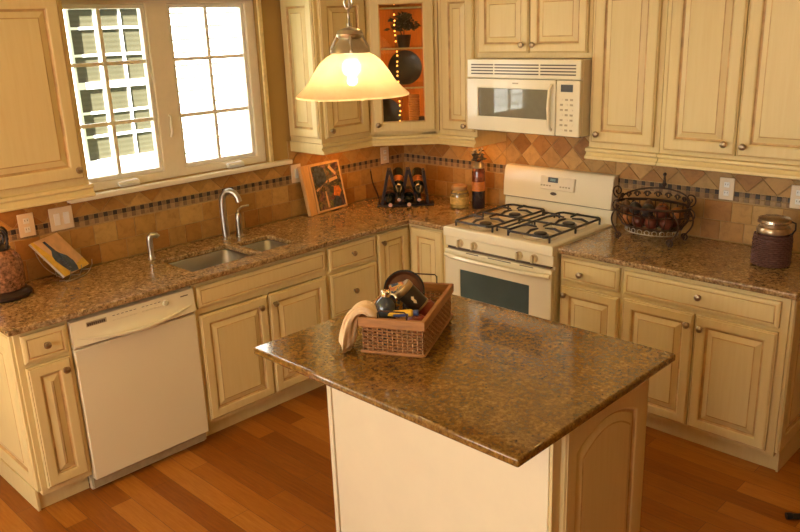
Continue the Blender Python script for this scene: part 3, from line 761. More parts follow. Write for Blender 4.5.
MB().tube([(0,0,.24),(.006,.004,.4),(-.004,-.003,.55),(0,0,.69)], .002, 6).build('cord', plain('clear_cord', (.6,.5,.35), .4), c)
MB().lathe([(0,.712),(.06,.710),(.062,.700),(.045,.688),(.012,.680),(.01,.665),(0,.665)], 30).build('ceiling_canopy', NICKEL, c)
bb = MB().lathe([(0,.0),(.018,.006),(.028,.022),(.028,.036),(.016,.056),(.013,.062),(0,.062)], 20, (0,0,.060)).build('bulb', BULB, c)
bb.visible_shadow = True
MB().lathe([(0,.145),(.017,.143),(.017,.112),(0,.112)], 18).build('socket', WHITE, c)

# --- sink & faucet ------------------------------------------------------
c = thing('kitchen_sink', 'double bowl stainless steel undermount sink below the window', 'sink', (.37,-1.77,.884))
def bowl(x0, x1, y0, y1, dep, name='bowl'):
    m = MB(); L = []
    def rd(i, z, r):
        a = [x0+i, x1-i, y0+i, y1-i]; pts = []
        for cx, cy, s0 in ((a[1]-r,a[3]-r,0),(a[0]+r,a[3]-r,90),(a[0]+r,a[2]+r,180),(a[1]-r,a[2]+r,270)):
            for k in range(5): t = R(s0+k*22.5); pts.append((cx+r*math.cos(t), cy+r*math.sin(t), z))
        return pts
    m.rings([rd(-.018,-.001,.02), rd(0,-.002,.03), rd(.004,-.01,.035), rd(.012,-dep+.04,.045), rd(.024,-dep+.012,.05), rd(.05,-dep,.05)], None, False, True)
    o = m.build(name, STEEL, c, solid=.0015)
    MB().lathe([(.04,-dep+.001),(.042,-dep+.004),(.034,-dep+.003),(.02,-dep+.0015),(0,-dep+.0015)], 24, ((x0+x1)/2,(y0+y1)/2,0)).build('drain', NICKEL, o)
bowl(.210-.37, .535-.37, -2.115+1.77, -1.697+1.77, .19)
bowl(.235-.37, .510-.37, -1.660+1.77, -1.420+1.77, .15)
c = thing('faucet', 'tall gooseneck nickel faucet standing behind the sink', 'faucet', (.115,-1.628,.914))
MB().lathe([(0,0),(.026,0),(.026,.006),(.020,.010),(.0165,.02),(.0165,.03),(0,.03)], 24).build('base', NICKEL, c)
pts = [(0,0,.02),(-.003,-.001,.10),(-.005,-.002,.18),(-.004,-.001,.225),(.004,.003,.255),(.022,.012,.277),(.048,.025,.283),(.072,.036,.272),(.088,.044,.248),(.094,.047,.222)]
MB().tube(pts, [.022,.021,.020,.019,.018,.018,.018,.018,.018,.019], 16).build('spout', NICKEL, c)
c = thing('lever_tap', 'short nickel lever tap standing right of the gooseneck faucet', 'tap', (.125,-1.54,.914))
MB().lathe([(0,0),(.023,0),(.023,.005),(.018,.01),(.019,.05),(.020,.10),(.018,.125),(.010,.142),(0,.146)], 22).build('body', NICKEL, c)
MB().tube([(0,0,.128),(-.004,.006,.155),(.0,.03,.170),(.006,.075,.172)], [.010,.0085,.007,.006], 10).build('lever', NICKEL, c)
c = thing('side_sprayer', 'short nickel side sprayer left of the sink', 'sprayer', (.15,-2.125,.914))
MB().lathe([(0,0),(.020,0),(.020,.005),(.016,.010),(.014,.03),(.016,.07),(.017,.10),(0,.104)], 20).build('base', NICKEL, c)
MB().tube([(0,0,.098),(.0,.002,.120),(.008,.012,.130),(.020,.034,.128),(.024,.040,.118)], [.016,.017,.016,.014,.013], 12).build('spray_head', NICKEL, c)

# --- wall plates ------------------------------------------------------
def wplate(label, loc, rz, gangs=1, kind='outlet', group='wall plates'):
    c = thing('outlet_cover' if kind == 'outlet' else 'switch_plate', label, 'outlet' if kind == 'outlet' else 'light switch', loc, rz, group)
    w = .078 if gangs == 1 else .118
    MB().box(-w/2, w/2, -.0165, -.0105, -.058, .058).build('cover', OUTLET, c, bevel=.003)
    for g in range(gangs):
        x = 0 if gangs == 1 else (-.024 if g == 0 else .024)
        if kind == 'outlet':
            for zc in (-.022, .022):
                o = MB().box(x-.014,x+.014,-.0185,-.0165,zc-.014,zc+.014).build('socket', WHITE, c, bevel=.002)
                s = MB(); s.box(x-.007,x-.005,-.019,-.0184,zc-.002,zc+.007); s.box(x+.005,x+.007,-.019,-.0184,zc-.002,zc+.007); s.build('slots', SLOT, o)
        else: MB().prism([(-.0165,-.03),(-.019,-.03),(-.0225,.03),(-.0165,.03)], x-.014, x+.014, 'x').build('rocker', WHITE, c)
    return c
wplate('almond outlet cover on the tile beside the left candle lamp', (0,-2.685,1.194), HP)
wplate('wide double switch plate above the magazine stand', (0,-2.512,1.194), HP, 2, 'switch')
wplate('almond switch plate left of the picture box under the window corner', (0,-1.005,1.192), HP, 1, 'switch')
wplate('almond outlet cover on the tile behind the wine rack', (0,-.213,1.20), HP)
wplate('white outlet cover on the tile between the fruit stand and the wicker jar', (2.345,0,1.195), 0)
wplate('white outlet cover at the right edge above the wicker jar', (2.70,0,1.194), 0)

# --- left jar lamp ------------------------------------------------------
c = thing('candle_jar', 'mosaic glass hurricane jar with black scroll iron top at left edge of counter', 'candle jar', (.17,-2.885,.915))
MB().lathe([(0,0),(.105,0),(.115,.008),(.115,.02),(.10,.034),(.09,.04),(0,.04)], 36).build('base', plain('dark_bronze', (.05,.03,.02), .3, .4), c)
mg = plain('mosaic_crackle', (.25,.11,.05), .25, var=.75, scale=70)
MB().lathe([(.085,.04),(.088,.05),(.094,.07),(.095,.14),(.089,.185),(.066,.215),(.050,.228),(.046,.228),(.060,.21),(.083,.180),(.089,.14),(.088,.07),(.08,.045)], 36).build('jar', mg, c)
m = MB()
m.lathe([(.05,.226),(.056,.232),(.05,.24),(.02,.252),(0,.254)], 24)
for k in range(4):
    a = R(25+90*k); ca, sa = math.cos(a), math.sin(a); pts = []
    for j in range(22):
        th = j/21*R(500); rr_ = .042*(1-j/26); pts.append(((.03+rr_*math.cos(th)*.9)*ca, (.03+rr_*math.cos(th)*.9)*sa, .285+rr_*math.sin(th)*1.1))
    m.tube(pts, .0055, 6); m.tube([(.05*ca,.05*sa,.235),(.066*ca,.066*sa,.26),(.064*ca,.064*sa,.285)], .0055, 6)
m.tube([(0,0,.25),(0,0,.32),(.012,0,.345),(0,0,.362),(-.012,0,.345),(0,0,.325)], .006, 8)
m.build('scroll_top', IRON, c)

# --- magazine on wire stand ------------------------------------------------------
BL, BRt = Vector((.192,-2.612,.945)), Vector((.068,-2.430,.945)); TL = BL+Vector((-.050,-.118,.185)); TR = BRt+Vector((-.040,-.118,.185)); TR = BRt+(TL-BL)
c = thing('magazine', 'open-faced magazine with a blue bottle picture leaning on a wire stand', 'magazine', BL)
nrm = (BRt-BL).cross(TL-BL).normalized()
nrm = -nrm if nrm.x < 0 else nrm
def Q(a, b, h=0): return (BL*(1-a)+BRt*a)*(1-b) + (TL*(1-a)+TR*a)*b + nrm*h - BL
m = MB(); m.rings([[Q(0,0,-.012),Q(1,0,-.012),Q(1,1,-.012),Q(0,1,-.012)],[Q(0,0,-.001),Q(1,0,-.001),Q(1,1,-.001),Q(0,1,-.001)]]); m.build('pages', plain('paper', (.8,.72,.6), .6), c, smooth=False)
def patch(name, pts, h, mat, par):
    m = MB(); lo = [m.v(Q(a,b,h)) for a,b in pts]; m.face(lo)
    return m.build(name, mat, par, smooth=False, solid=.0004)
patch('cover', [(0,0),(1,0),(1,1),(0,1)], -.0004, plain('peach_print', (.78,.50,.28), .3, var=.2, scale=12), c)
patch('yellow_border', [(0,0),(.25,0),(.22,.5),(.10,1),(0,1)], .0008, plain('yellow_print', (.82,.52,.06), .3, var=.15), c)
patch('yellow_band', [(.45,0),(1,0),(1,.22),(.62,.14)], .0008, plain('yellow_print_b', (.80,.52,.10), .3, var=.25), c)
bc = [(.30,.03),(.55,.0),(.62,.10),(.66,.25),(.62,.42),(.52,.52),(.46,.62),(.42,.92),(.34,.92),(.34,.66),(.22,.54),(.18,.42),(.22,.25)]
patch('blue_bottle_print', bc, .0014, plain('blue_print', (.05,.08,.17), .25, var=.6, scale=25), c)
patch('bottle_highlight', [(.36,.12),(.42,.12),(.44,.42),(.40,.5),(.36,.42)], .0018, plain('pale_blue_print', (.38,.45,.62), .25), c)
c = thing('wire_book_stand', 'silver wire book stand holding the magazine', 'book stand', (BL.x,BL.y,.9145))
o0 = Vector((BL.x,BL.y,.9145)); m = MB()
def A(v): return v - o0
bl = BL + nrm*.002; br = BRt + nrm*.002; up_ = Vector((0,0,1))
f1 = A(BL.lerp(BRt,.12)) ; f2 = A(BL.lerp(BRt,.95))
for f_ in (.06,.5,.94):
    p = BL.lerp(BRt, f_); pts = [A(p+nrm*.03+Vector((0,0,.015))), A(p+nrm*.028-Vector((0,0,.010))), A(Vector((p.x,p.y,.9185))+nrm*.01), A(Vector((p.x,p.y,.9185))-Vector((nrm.x,nrm.y,0))*.05)]
    m.tube(pts, .0024, 6)
arc = []
for k in range(17):
    a = k/16; p = BL.lerp(BRt, a); arc.append(A(Vector((p.x,p.y,.919)) + Vector((nrm.x,nrm.y,0))*.035*math.sin(PI*a)))
m.tube(arc, .0028, 6)
arc = []
for k in range(17):
    a = k/16; q1 = (BL.lerp(TL, .75) if True else BL); p = BL.lerp(TL, .8).lerp(BL, a) ; arc.append(A(p - (BRt-BL).normalized()*.035*math.sin(PI*a) - nrm*.014))
m.tube(arc, .0024, 6)
arc = []
for k in range(17):
    a = k/16; p = BRt.lerp(TR, .55).lerp(BRt, a); arc.append(A(p + (BRt-BL).normalized()*.02*math.sin(PI*a) - nrm*.014))
m.tube(arc, .0024, 6)
m.tube([A(BL.lerp(TL,.55)-nrm*.016), A(BRt.lerp(TR,.55)-nrm*.016)], .0026, 6)
m.tube([A((BL.lerp(TL,.8)).lerp(BRt.lerp(TR,.8),.5)-nrm*.017), A(Vector((.06,-2.60,.9185)))], .0026, 6)
m.build('wire_frame', NICKEL, c); 

# --- picture box ------------------------------------------------------
pb = Vector((.088,-.905,.9155)); dirv = Vector((-.024,.285,0)).normalized(); tip = R(6)
Zl = Vector((-math.sin(tip), -.10, math.cos(tip))).normalized(); Nn = dirv.cross(Zl).normalized(); Nn = -Nn if Nn.x < 0 else Nn; Zl = Nn.cross(dirv).normalized() if Nn.cross(dirv).z > 0 else dirv.cross(Nn).normalized()
Zl = (Zl + dirv*(-.10)).normalized()
MP = Matrix(((dirv.x,-Nn.x,Zl.x,pb.x),(dirv.y,-Nn.y,Zl.y,pb.y),(dirv.z,-Nn.z,Zl.z,pb.z),(0,0,0,1)))
c = thing('picture_box', 'pine framed box with a wine and grapes picture leaning in the counter corner', 'picture', pb)
MI = Matrix.Translation(-pb) @ MP
pw_, ph_ = .275, .325
m = MB(MI); m.box(0,pw_,.003,.035,.004,ph_); m.build('box_frame', LTWOOD, c, bevel=.003)
m = MB(MI); m.prism([(-.078,-.012),(-.001,.0),(-.001,.034),(-.07,.026)], .001, ph_, 'z'); m.build('spine_panel', LTWOOD, c, bevel=.003)
m = MB(MI); cells(m, [0,.014,pw_-.012,pw_], [.004,.018,ph_-.014,ph_], lambda i,j: not (i==1 and j==1), -.006, .004, lambda a,b,c_:(a,c_,b)); m.build('frame_border', LTWOOD, c, bevel=.002)
def pic_mat():
    m_, nt, b = nmat('wine_and_grapes_print')
    v = coords(nt); vo = nt.nodes.new('ShaderNodeTexVoronoi'); vo.inputs['Scale'].default_value = 26; lk(nt, v, vo.inputs['Vector'])
    n = noise(nt, v, 14, 4, .7, 1.5)
    c_ = ramp(nt, n.outputs['Fac'], [(.36,(.03,.03,.035)),(.48,(.10,.075,.05)),(.54,(.30,.17,.07)),(.60,(.07,.09,.08)),(.70,(.62,.35,.15))])
    c2 = mixc(nt, .35, c_, vo.outputs['Color'], 'SOFT_LIGHT'); lk(nt, c2, b.inputs['Base Color']); b.inputs['Roughness'].default_value = .35; return m_
m = MB(MI); m.box(.012,pw_-.01,-.001,.003,.016,ph_-.012); PC = m.build('picture', pic_mat(), c)
def ppatch(name, pts, mat): 
    m = MB(MI); m.face([m.v((a*pw_,-.0022,b*ph_)) for a,b in pts]); return m.build(name, mat, PC, smooth=False, solid=.0004)
OR = plain('orange_print', (.75,.22,.04), .4, var=.35, scale=40); TN = plain('tan_print', (.75,.45,.20), .4, var=.2, scale=30); DG_ = plain('slate_print', (.06,.075,.08), .4, var=.6, scale=40); PK = plain('rose_print', (.45,.22,.16), .4, var=.3, scale=40)
ppatch('grape_cluster', [(.10,.60),(.22,.50),(.42,.55),(.50,.70),(.45,.90),(.20,.93),(.08,.80)], DG_); ppatch('rose_print', [(.22,.62),(.40,.60),(.45,.74),(.30,.80)], PK)
ppatch('corkscrew', [(.10,.44),(.50,.60),(.52,.64),(.10,.49)], TN); ppatch('peach', [(.62,.30),(.80,.26),(.90,.36),(.85,.48),(.68,.48)], OR)
ppatch('bottle_neck', [(.36,.08),(.42,.08),(.40,.42),(.36,.42)], TN); ppatch('ribbon', [(.60,.88),(.80,.70),(.84,.75),(.66,.93)], TN); ppatch('label_print', [(.55,.58),(.85,.62),(.84,.68),(.56,.65)], TN)
ppatch('leaf', [(.55,.06),(.78,.05),(.85,.20),(.70,.28),(.56,.20)], DG_)

# --- wine rack & bottles ------------------------------------------------------
WR = Vector((.345,-.36,.9145)); c = thing('wine_rack', 'black zigzag wine rack in the counter corner', 'wine rack', WR, R(45))
MB().box(-.19,.19,-.055,.055,.0,.012).build('base', WOODDK, c, bevel=.004)
m = MB()
def slat(x0, z0, x1, z1, w=.009, y0=-.05, y1=.05):
    d = Vector((x1-x0, 0, z1-z0)).normalized(); nn = Vector((d.z,0,-d.x))*w
    P0 = Vector((x0,0,z0)); P1 = Vector((x1,0,z1)); poly = [P0-nn, P0+nn, P1+nn, P1-nn]
    m.rings([[(p.x,y0,p.z) for p in poly], [(p.x,y1,p.z) for p in poly]])
slat(-.155,.016,-.105,.245); slat(-.100,.245,-.035,.016); slat(-.028,.016,.020,.245); slat(.026,.245,.085,.016); slat(.150,.016,.125,.235)
m.build('zigzag_slats', WOODDK, c, bevel=.002)
m = MB(); m.tube([(-.17,-.03,.012),(-.185,-.03,.08),(-.215,-.03,.16),(-.225,-.03,.24)], .0028, 6)
m.tube([(-.17,.03,.012),(-.185,.03,.08),(-.215,.03,.16),(-.225,.03,.24)], .0028, 6); m.tube([(-.225,-.03,.24),(-.225,.03,.24)], .0028, 6); m.build('side_wire', RUST, c)
def bottle_mesh():
    m = MB(); m.lathe([(0,-.15),(.030,-.15),(.036,-.142),(.037,-.13),(.037,.03),(.034,.055),(.018,.082),(.0135,.095)], 26, axis='y', mi=0)
    m.lathe([(.0135,.094),(.0148,.096),(.0148,.145),(.016,.147),(.016,.155),(.0135,.157)], 20, axis='y', mi=0); return m.build('bottle_body', DKGLASS)
bm0 = None
RM = Matrix.Translation(WR) @ Matrix.Rotation(R(45), 4, 'Z')
for i, (bx, bz, lab) in enumerate([(-.100,.053,'wine bottle lying at lower left of the zigzag rack'),(.022,.053,'wine bottle lying at lower right of the zigzag rack'),(-.042,.140,'wine bottle resting at upper left of the zigzag rack'),(.088,.135,'wine bottle resting at upper right of the zigzag rack')]):
    t_ = thing('wine_bottle', lab, 'bottle', RM @ Vector((bx,-.01,bz)), R(45), 'wine bottles in the rack'); t_.rotation_euler = (R(28 if i > 1 else 6), 0, R(45))
    if bm0 is None:
        bm0 = bottle_mesh(); bm0.parent = t_
        cap0 = MB().lathe([(0,.1585),(.013,.158),(.0136,.155),(0,.1545)], 18, axis='y').build('cork', CORKF, t_)
        fo0 = MB().lathe([(.0378,-.06),(.0378,.0)], 26, axis='y').build('paper_label', FOILO, t_)
    else:
        for s0 in (bm0, cap0, fo0): link_copy(s0, t_, (0,0,0))

# --- yellow jar, tall bottle ------------------------------------------------------
c = thing('preserve_jar', 'stout glass jar of yellow preserves with cork-coloured lid beside the tall bottle', 'jar', (.69,-.205,.9145))
MB().lathe([(0,0),(.052,0),(.060,.006),(.062,.02),(.062,.085),(.056,.105),(.045,.115),(.045,.122),(0,.122)], 30).build('jar', plain('pickled_yellow', (.40,.27,.08), .1, var=.5, scale=30, coat=.6), c)
MB().lathe([(0,.119),(.049,.119),(.051,.124),(.051,.14),(.047,.146),(0,.147)], 30).build('lid', plain('lid_tan', (.45,.25,.10), .45), c)
MB().lathe([(.0626,.028),(.0626,.075)], 30).build('paper_label', plain('mustard_label', (.62,.40,.10), .5, var=.3, scale=40), c)
MB().lathe([(.0585,.092),(.0585,.102)], 30).build('dark_band', SLOT, c)
c = thing('oil_bottle', 'tall bottle of red peppers in oil with a dark foliage stopper next to the range', 'bottle', (.800,-.145,.9145))
MB().lathe([(0,0),(.038,0),(.042,.006),(.042,.10),(.0425,.104),(.0425,.115)], 26).build('lower_body', plain('black_oil', (.015,.012,.02), .08, coat=.6), c)
MB().lathe([(.042,.10),(.042,.235),(.036,.262),(.020,.285),(.017,.295),(.017,.315),(0,.315)], 26).build('body', plain('red_pepper_glass', (.20,.05,.02), .08, var=.8, scale=26, coat=.6), c)
MB().lathe([(.0428,.115),(.0428,.175)], 26).build('orange_label', plain('orange_label', (.60,.20,.04), .4, var=.3, scale=30), c)
MB().lathe([(.038,.262),(.040,.27),(.026,.30),(.022,.305)], 20).build('silver_collar', NICKEL, c)
m = MB(); rn = random.Random(9)
for i in range(70):
    a = rn.uniform(0,2*PI); h = rn.uniform(.0,.07); p = Vector((.024*math.cos(a)*rn.random(), .024*math.sin(a)*rn.random(), .305+h)); d1 = Vector((math.cos(a),math.sin(a),rn.uniform(-.2,1))).normalized(); d2 = d1.orthogonal().normalized(); s_ = rn.uniform(.022,.038)
    m.face([m.v(p), m.v(p+d1*s_*.5+d2*s_*.3), m.v(p+d1*s_), m.v(p+d1*s_*.5-d2*s_*.3)])
m.build('foliage_stopper', plain('dried_foliage', (.05,.04,.03), .6, var=.5), c, smooth=False, solid=.001)

# --- iron fruit stand ------------------------------------------------------
FB = Vector((2.045,-.225,.9145)); c = thing('fruit_stand', 'ornate bronzed iron fruit stand on scroll feet with a fruit pile', 'fruit basket', FB)
def oval(a, b, z, n=48): return [(a*math.cos(2*PI*k/n), b*math.sin(2*PI*k/n), z) for k in range(n)]
m = MB()
for a, b, z, r_ in ((.200,.125,.195,.0075),(.188,.115,.15,.004),(.165,.10,.085,.005),(.125,.075,.072,.004)): m.tube(oval(a,b,z), r_, 6, closed=True)
for k in range(28):
    t = 2*PI*k/28; cc, ss = math.cos(t), math.sin(t)
    m.tube([(.200*cc,.125*ss,.195),(.196*cc,.122*ss,.13),(.165*cc,.10*ss,.085),(.06*cc,.036*ss,.070)], .0030, 5)
bk = m.build('basket', RUST, c)
m = MB()
for k in range(22):   # looped gallery under the bowl
    t = 2*PI*k/22; cx, cy = .145*math.cos(t), .09*math.sin(t); tx, ty = -math.sin(t), math.cos(t)*.6
    m.tube([(cx+tx*.014*math.cos(q), cy+ty*.014*math.cos(q), .062+.012*math.sin(q)) for q in [2*PI*j/10 for j in range(10)]], .002, 5, closed=True)
m.tube(oval(.145,.09,.050), .003, 6, closed=True)
m.build('looped_gallery', NICKEL, c)
for sx in (-1,1):
    for sy in (-1,1):
        m = MB(); pts = []
        for j in range(26):
            th = j/25; pts.append((sx*(.145+.045*math.sin(th*PI)), sy*(.085), .195-.165*th))
        base_ = pts[-1]
        for j in range(14):
            a = j/13*R(420); rr_ = .022*(1-j/20); pts.append((sx*(.145+.0+rr_*math.sin(a)*1.0), sy*.085, .0045+.022-.022*math.cos(0)+(.022-rr_*math.cos(a)) ))
        m.tube(pts, .0045, 6); m.build('scroll_foot', RUST, c)
m = MB()
for k in range(10):   # scrolled cresting round the back of the rim
    t = PI*(k+.5)/10; cx, cy = .19*math.cos(t), .118*math.sin(t); tx, ty = -math.sin(t), math.cos(t)*.6; hh = .03+.02*math.sin(t)
    for sg in (-1,1):
        pts = []
        for j in range(14):
            a = j/13*R(400); rr_ = .018*(1-j/18); pts.append((cx+tx*sg*(.012+rr_*math.cos(a)-.01), cy+ty*sg*(.012+rr_*math.cos(a)-.01), .197+hh*.6+rr_*math.sin(a)))
        m.tube(pts, .0036, 6)
m.tube([(.196*math.cos(PI*k/24), .122*math.sin(PI*k/24), .205+.058*math.sin(PI*k/24)) for k in range(25)], .0045, 6)
m.tube([(0,.12,.26),(0,.12,.30),(0,.12,.335)], [.007,.008,.004], 8); m.sphere((0,.12,.34), .010, 10, 8); m.sphere((0,.12,.285), .013, 10, 8)
m.build('scroll_cresting', RUST, c)
for sx in (-1,1):
    m = MB()
    for sg in (1,-1):
        pts = []
        for j in range(24):
            a = j/23*R(480); rr_ = .036*(1-j/30); pts.append((sx*(.205+rr_*math.sin(a)*.9), 0, .205+sg*.022+sg*(.02-rr_*math.cos(a))*1.0))
        m.tube(pts, .004, 6)
    m.build('scroll_handle', RUST, c)
fr = random.Random(11)
AP = plain('red_apple_skin', (.13,.03,.014), .3, var=.5, scale=12); ORG = plain('orange_peel', (.34,.12,.02), .45, var=.15, scale=40, bmp=.2); GP = plain('dark_plum_skin', (.045,.042,.04), .35, var=.4, scale=12); BR_ = plain('brown_pear_skin', (.16,.08,.03), .5, var=.4, scale=20)
stem = None
slots_ = [(-.115,-.045,.115,'o'),(-.045,-.062,.113,'a'),(.03,-.062,.113,'a'),(.105,-.045,.115,'a'),(-.125,.03,.118,'p'),(-.05,.05,.114,'p'),(.03,.05,.114,'b'),(.11,.035,.116,'a'),
          (-.085,-.025,.172,'p'),(-.01,-.03,.172,'p'),(.065,-.025,.172,'a'),(-.04,.035,.172,'b'),(.04,.035,.172,'o'),(.140,-.005,.170,'o'),(-.150,-.005,.166,'b')]
fm = {}
FN = {'a': ('apple','dark red apple',AP), 'o': ('orange_fruit','orange',ORG), 'p': ('plum','dark slate plum',GP), 'b': ('pear','brown russet pear',BR_)}
where = ['front row, far left','front row, left of centre','front row, right of centre','front row, far right','back row, far left','back row, left','back row, right','back row, far right','top layer, front left','top layer, front centre','top layer, front right','top layer, rear left','top layer, rear right','top layer, at the right rim','top layer, at the left rim']
for (x, y_, z, k), wh in zip(slots_, where):
    nm, ds, mt = FN[k]; t_ = thing(nm, f'{ds} in the iron fruit stand, {wh}', 'fruit', FB+Vector((x,y_,z)), fr.uniform(0,6), 'fruit in the iron stand')
    if k not in fm:
        r_ = .033
        if k == 'b': prof = [(0,-.036),(.018,-.034),(.032,-.018),(.034,-.002),(.025,.018),(.014,.034),(.006,.041),(0,.042)]
        elif k == 'a': prof = [(0,-.026),(.008,-.030),(.02,-.030),(.032,-.014),(.035,.004),(.030,.022),(.018,.031),(.007,.029),(0,.022)]
        else: prof = [(r_*math.sin(PI*i/12), -r_*math.cos(PI*i/12)) for i in range(13)]
        b_ = MB().lathe(prof, 22).build('skin', mt, t_); s_ = MB().tube([(0,0,.024),(.002,0,.034),(.004,.001,.044)], .0014, 5).build('stem', WOODDK, t_); fm[k] = (b_, s_)
    else:
        for s0 in fm[k]: link_copy(s0, t_, (0,0,0))

# --- wicker jar at right ------------------------------------------------------
c = thing('wicker_jar', 'purple brown wicker wrapped jar with silver lid at the right end of the counter', 'jar', (2.690,-.285,.9145))
MB().lathe([(0,.002),(.072,.002),(.080,.012),(.082,.03),(.082,.125),(.078,.145),(.064,.158),(0,.158)], 32).build('jar', plain('plum_glass', (.07,.03,.03), .2), c)
m = MB()
for rI in range(15):
    n = 64; z = .010+rI*.0098; R0 = .083 if rI < 13 else .080
    m.tube([((R0+.0026*math.sin(16*2*PI*k/n + PI*rI))*math.cos(2*PI*k/n), (R0+.0026*math.sin(16*2*PI*k/n+PI*rI))*math.sin(2*PI*k/n), z) for k in range(n)], .0044, 5, closed=True)
m.build('wicker_sleeve', plain('plum_wicker', (.11,.045,.035), .55, var=.5, scale=90), c)
MB().lathe([(.066,.157),(.074,.160),(.076,.172),(.070,.186),(.060,.190),(.060,.206),(0,.206)], 32).build('collar', plain('brass_silver', (.45,.33,.2), .3, .8, var=.3), c)
MB().lathe([(0,.205),(.070,.205),(.077,.210),(.076,.222),(.066,.230),(.02,.234),(0,.235)], 10).build('lid', plain('crumpled_silver', (.62,.50,.36), .25, .9, var=.3, scale=20, bmp=.4), c)
MB().tube([(.072,.03,.15),(.086,.035,.175),(.084,.034,.205),(.066,.028,.212)], .0045, 6).build('clasp', IRON, c)

# --- island basket ------------------------------------------------------
BO = Vector((1.952,-2.272,.9147)); BA = .475
BW, BD, BH = .245, .442, .140
c = thing('wicker_basket', 'rectangular wicker basket with a reddish wooden rim standing on the island', 'basket', BO, BA)
def loop_rect(w0, d0, n, off, z, amp=0, ph=0, fq=0):
    per = 2*(w0+d0); pts = []
    for k in range(n):
        s = per*k/n; a = amp*math.sin(fq*s+ph)
        if s < w0: p = (s, -a, z)
        elif s < w0+d0: p = (w0+a, s-w0, z)
        elif s < 2*w0+d0: p = (w0-(s-w0-d0), d0+a, z)
        else: p = (-a, d0-(s-2*w0-d0), z)
        pts.append((p[0]+off, p[1]+off, p[2]))
    return pts
m = MB()
for i in range(9): m.tube(loop_rect(BW-.016, BD-.016, 180, .008, .008+i*.0115, .0032, PI*i, 2*PI/.036), .0042, 5, closed=True)
m.build('woven_sides', WICK, c)
m = MB(); 
for k in range(70):
    per = 2*(BW+BD-.032); s = per*k/69; w0, d0 = BW-.016, BD-.016
    if s < w0: p = (s,0)
    elif s < w0+d0: p = (w0,s-w0)
    elif s < 2*w0+d0: p = (w0-(s-w0-d0),d0)
    else: p = (0,d0-(s-2*w0-d0))
    m.tube([(p[0]+.008,p[1]+.008,.003),(p[0]+.008,p[1]+.008,.110)], .0028, 5)
m.build('stakes', plain('pale_cane', (.50,.28,.12), .6, var=.4, scale=90), c)
MB().box(.01,BW-.01,.01,BD-.01,.002,.008).build('base', WICK, c)
m = MB(); cells(m, [-.004,.012,BW-.012,BW+.004], [-.004,.012,BD-.012,BD+.004], lambda i,j: not (i==1 and j==1), .104, BH); m.build('rim', RIMW, c, bevel=.003)
m = MB(); m.tube(loop_rect(BW-.006, BD-.006, 60, .003, .005), .006, 6, closed=True); m.build('foot_band', RIMW, c)
for nm, yy, z1 in (('near',.004,.168),('far',BD-.004,.175)):
    MB().tube([(.07,yy,.13),(.07,yy,z1-.008),(.078,yy,z1),(.172,yy,z1),(.18,yy,z1-.008),(.18,yy,.13)], .0028, 6).build('wire_handle', RUST, c)
BMx = Matrix.Translation(BO) @ Matrix.Rotation(BA, 4, 'Z')
# cloth: a bunched towel, folded over the left rim
TO = BMx @ Vector((-.03,.06,0))
c = thing('tea_towel', 'peach cotton tea towel draped over the left rim of the basket', 'towel', TO, BA)
path = [(.052,.004,.112,.016,.030),(.040,.002,.140,.018,.036),(.022,.0,.160,.019,.042),(.0,-.002,.164,.019,.046),(-.022,-.006,.152,.021,.050),(-.038,-.012,.128,.024,.053),(-.046,-.018,.100,.026,.055),(-.051,-.024,.074,.027,.056),(-.054,-.030,.048,.027,.057),(-.055,-.034,.026,.025,.056),(-.056,-.036,.008,.020,.050),(-.055,-.036,.003,.010,.030)]
m = MB(); L = []
for i, (u, v_, z, ra, rb) in enumerate(path):
    p0 = path[max(0,i-1)]; p1 = path[min(len(path)-1,i+1)]
    t3 = Vector((p1[0]-p0[0], 0, p1[2]-p0[2])).normalized(); nn = Vector((-t3.z, 0, t3.x))
    if i >= len(path)-2: nn = Vector((-1,0,0))
    ring = []
    for k in range(40):
        a_ = 2*PI*k/40; fo = 1 + (.16*math.sin(5*a_+i*.35) + .10*math.sin(9*a_-i*.5))*(.4+.6*min(1, i/6))
        q = Vector((u+.03, v_-.012, z)) + nn*(ra*math.cos(a_)*fo) + Vector((0,1,0))*(rb*math.sin(a_)*fo)
        ring.append((q.x, q.y, max(.0022, q.z)))
    L.append(ring)
m.rings(L); m.build('cloth', CLOTH, c, sub=1)
# items in the basket
def bl_(u, v, z): return BMx @ Vector((u, v, z))
c = thing('dark_bottle', 'dark grey bottle with silver cap standing at the left front of the basket', 'bottle', bl_(.066,.080,.010), BA); c.rotation_euler = (R(-3), R(3), BA)
MB().lathe([(0,0),(.036,0),(.040,.006),(.041,.145),(.036,.164),(.020,.180),(.016,.188),(0,.188)], 26).build('body', plain('slate_glass', (.045,.055,.06), .1, var=.4, scale=14, coat=.5), c)
MB().lathe([(0,.186),(.018,.186),(.019,.190),(.019,.204),(.015,.208),(0,.209)], 22).build('cap', plain('silver_cap', (.8,.78,.7), .2, 1), c)
MB().tube([(.018,0,.194),(.034,-.006,.196),(.046,-.012,.186)], .005, 8).build('nozzle', plain('silver_nozzle', (.8,.78,.7), .2, 1), c)
c = thing('round_pan', 'round dark rimmed copper coloured pan leaning at the back of the basket', 'pan', bl_(.090,.275,.155)); c.rotation_euler = (R(-24), 0, BA+R(16))
MB().lathe([(0,0),(.066,0),(.074,.012),(.081,.016),(.081,.019),(.074,.018),(.064,.005),(0,.004)], 40, axis='y', mis=[0,1,1,1,1,0,0]).build('dish', [plain('copper_brown', (.11,.038,.012), .35, .2), IRON], c)
c = thing('tea_tin', 'tilted dark tin can with gold band and pale leaf mark in the basket', 'tin', bl_(.148,.19,.155)); c.rotation_euler = (Vector((-.42,-.36,.60)).to_track_quat('Z','Y')).to_euler()
MB().lathe([(0,-.045),(.040,-.045),(.041,-.04),(.041,.045),(0,.045)], 30).build('can', plain('dark_tin', (.06,.045,.03), .3, .5), c)
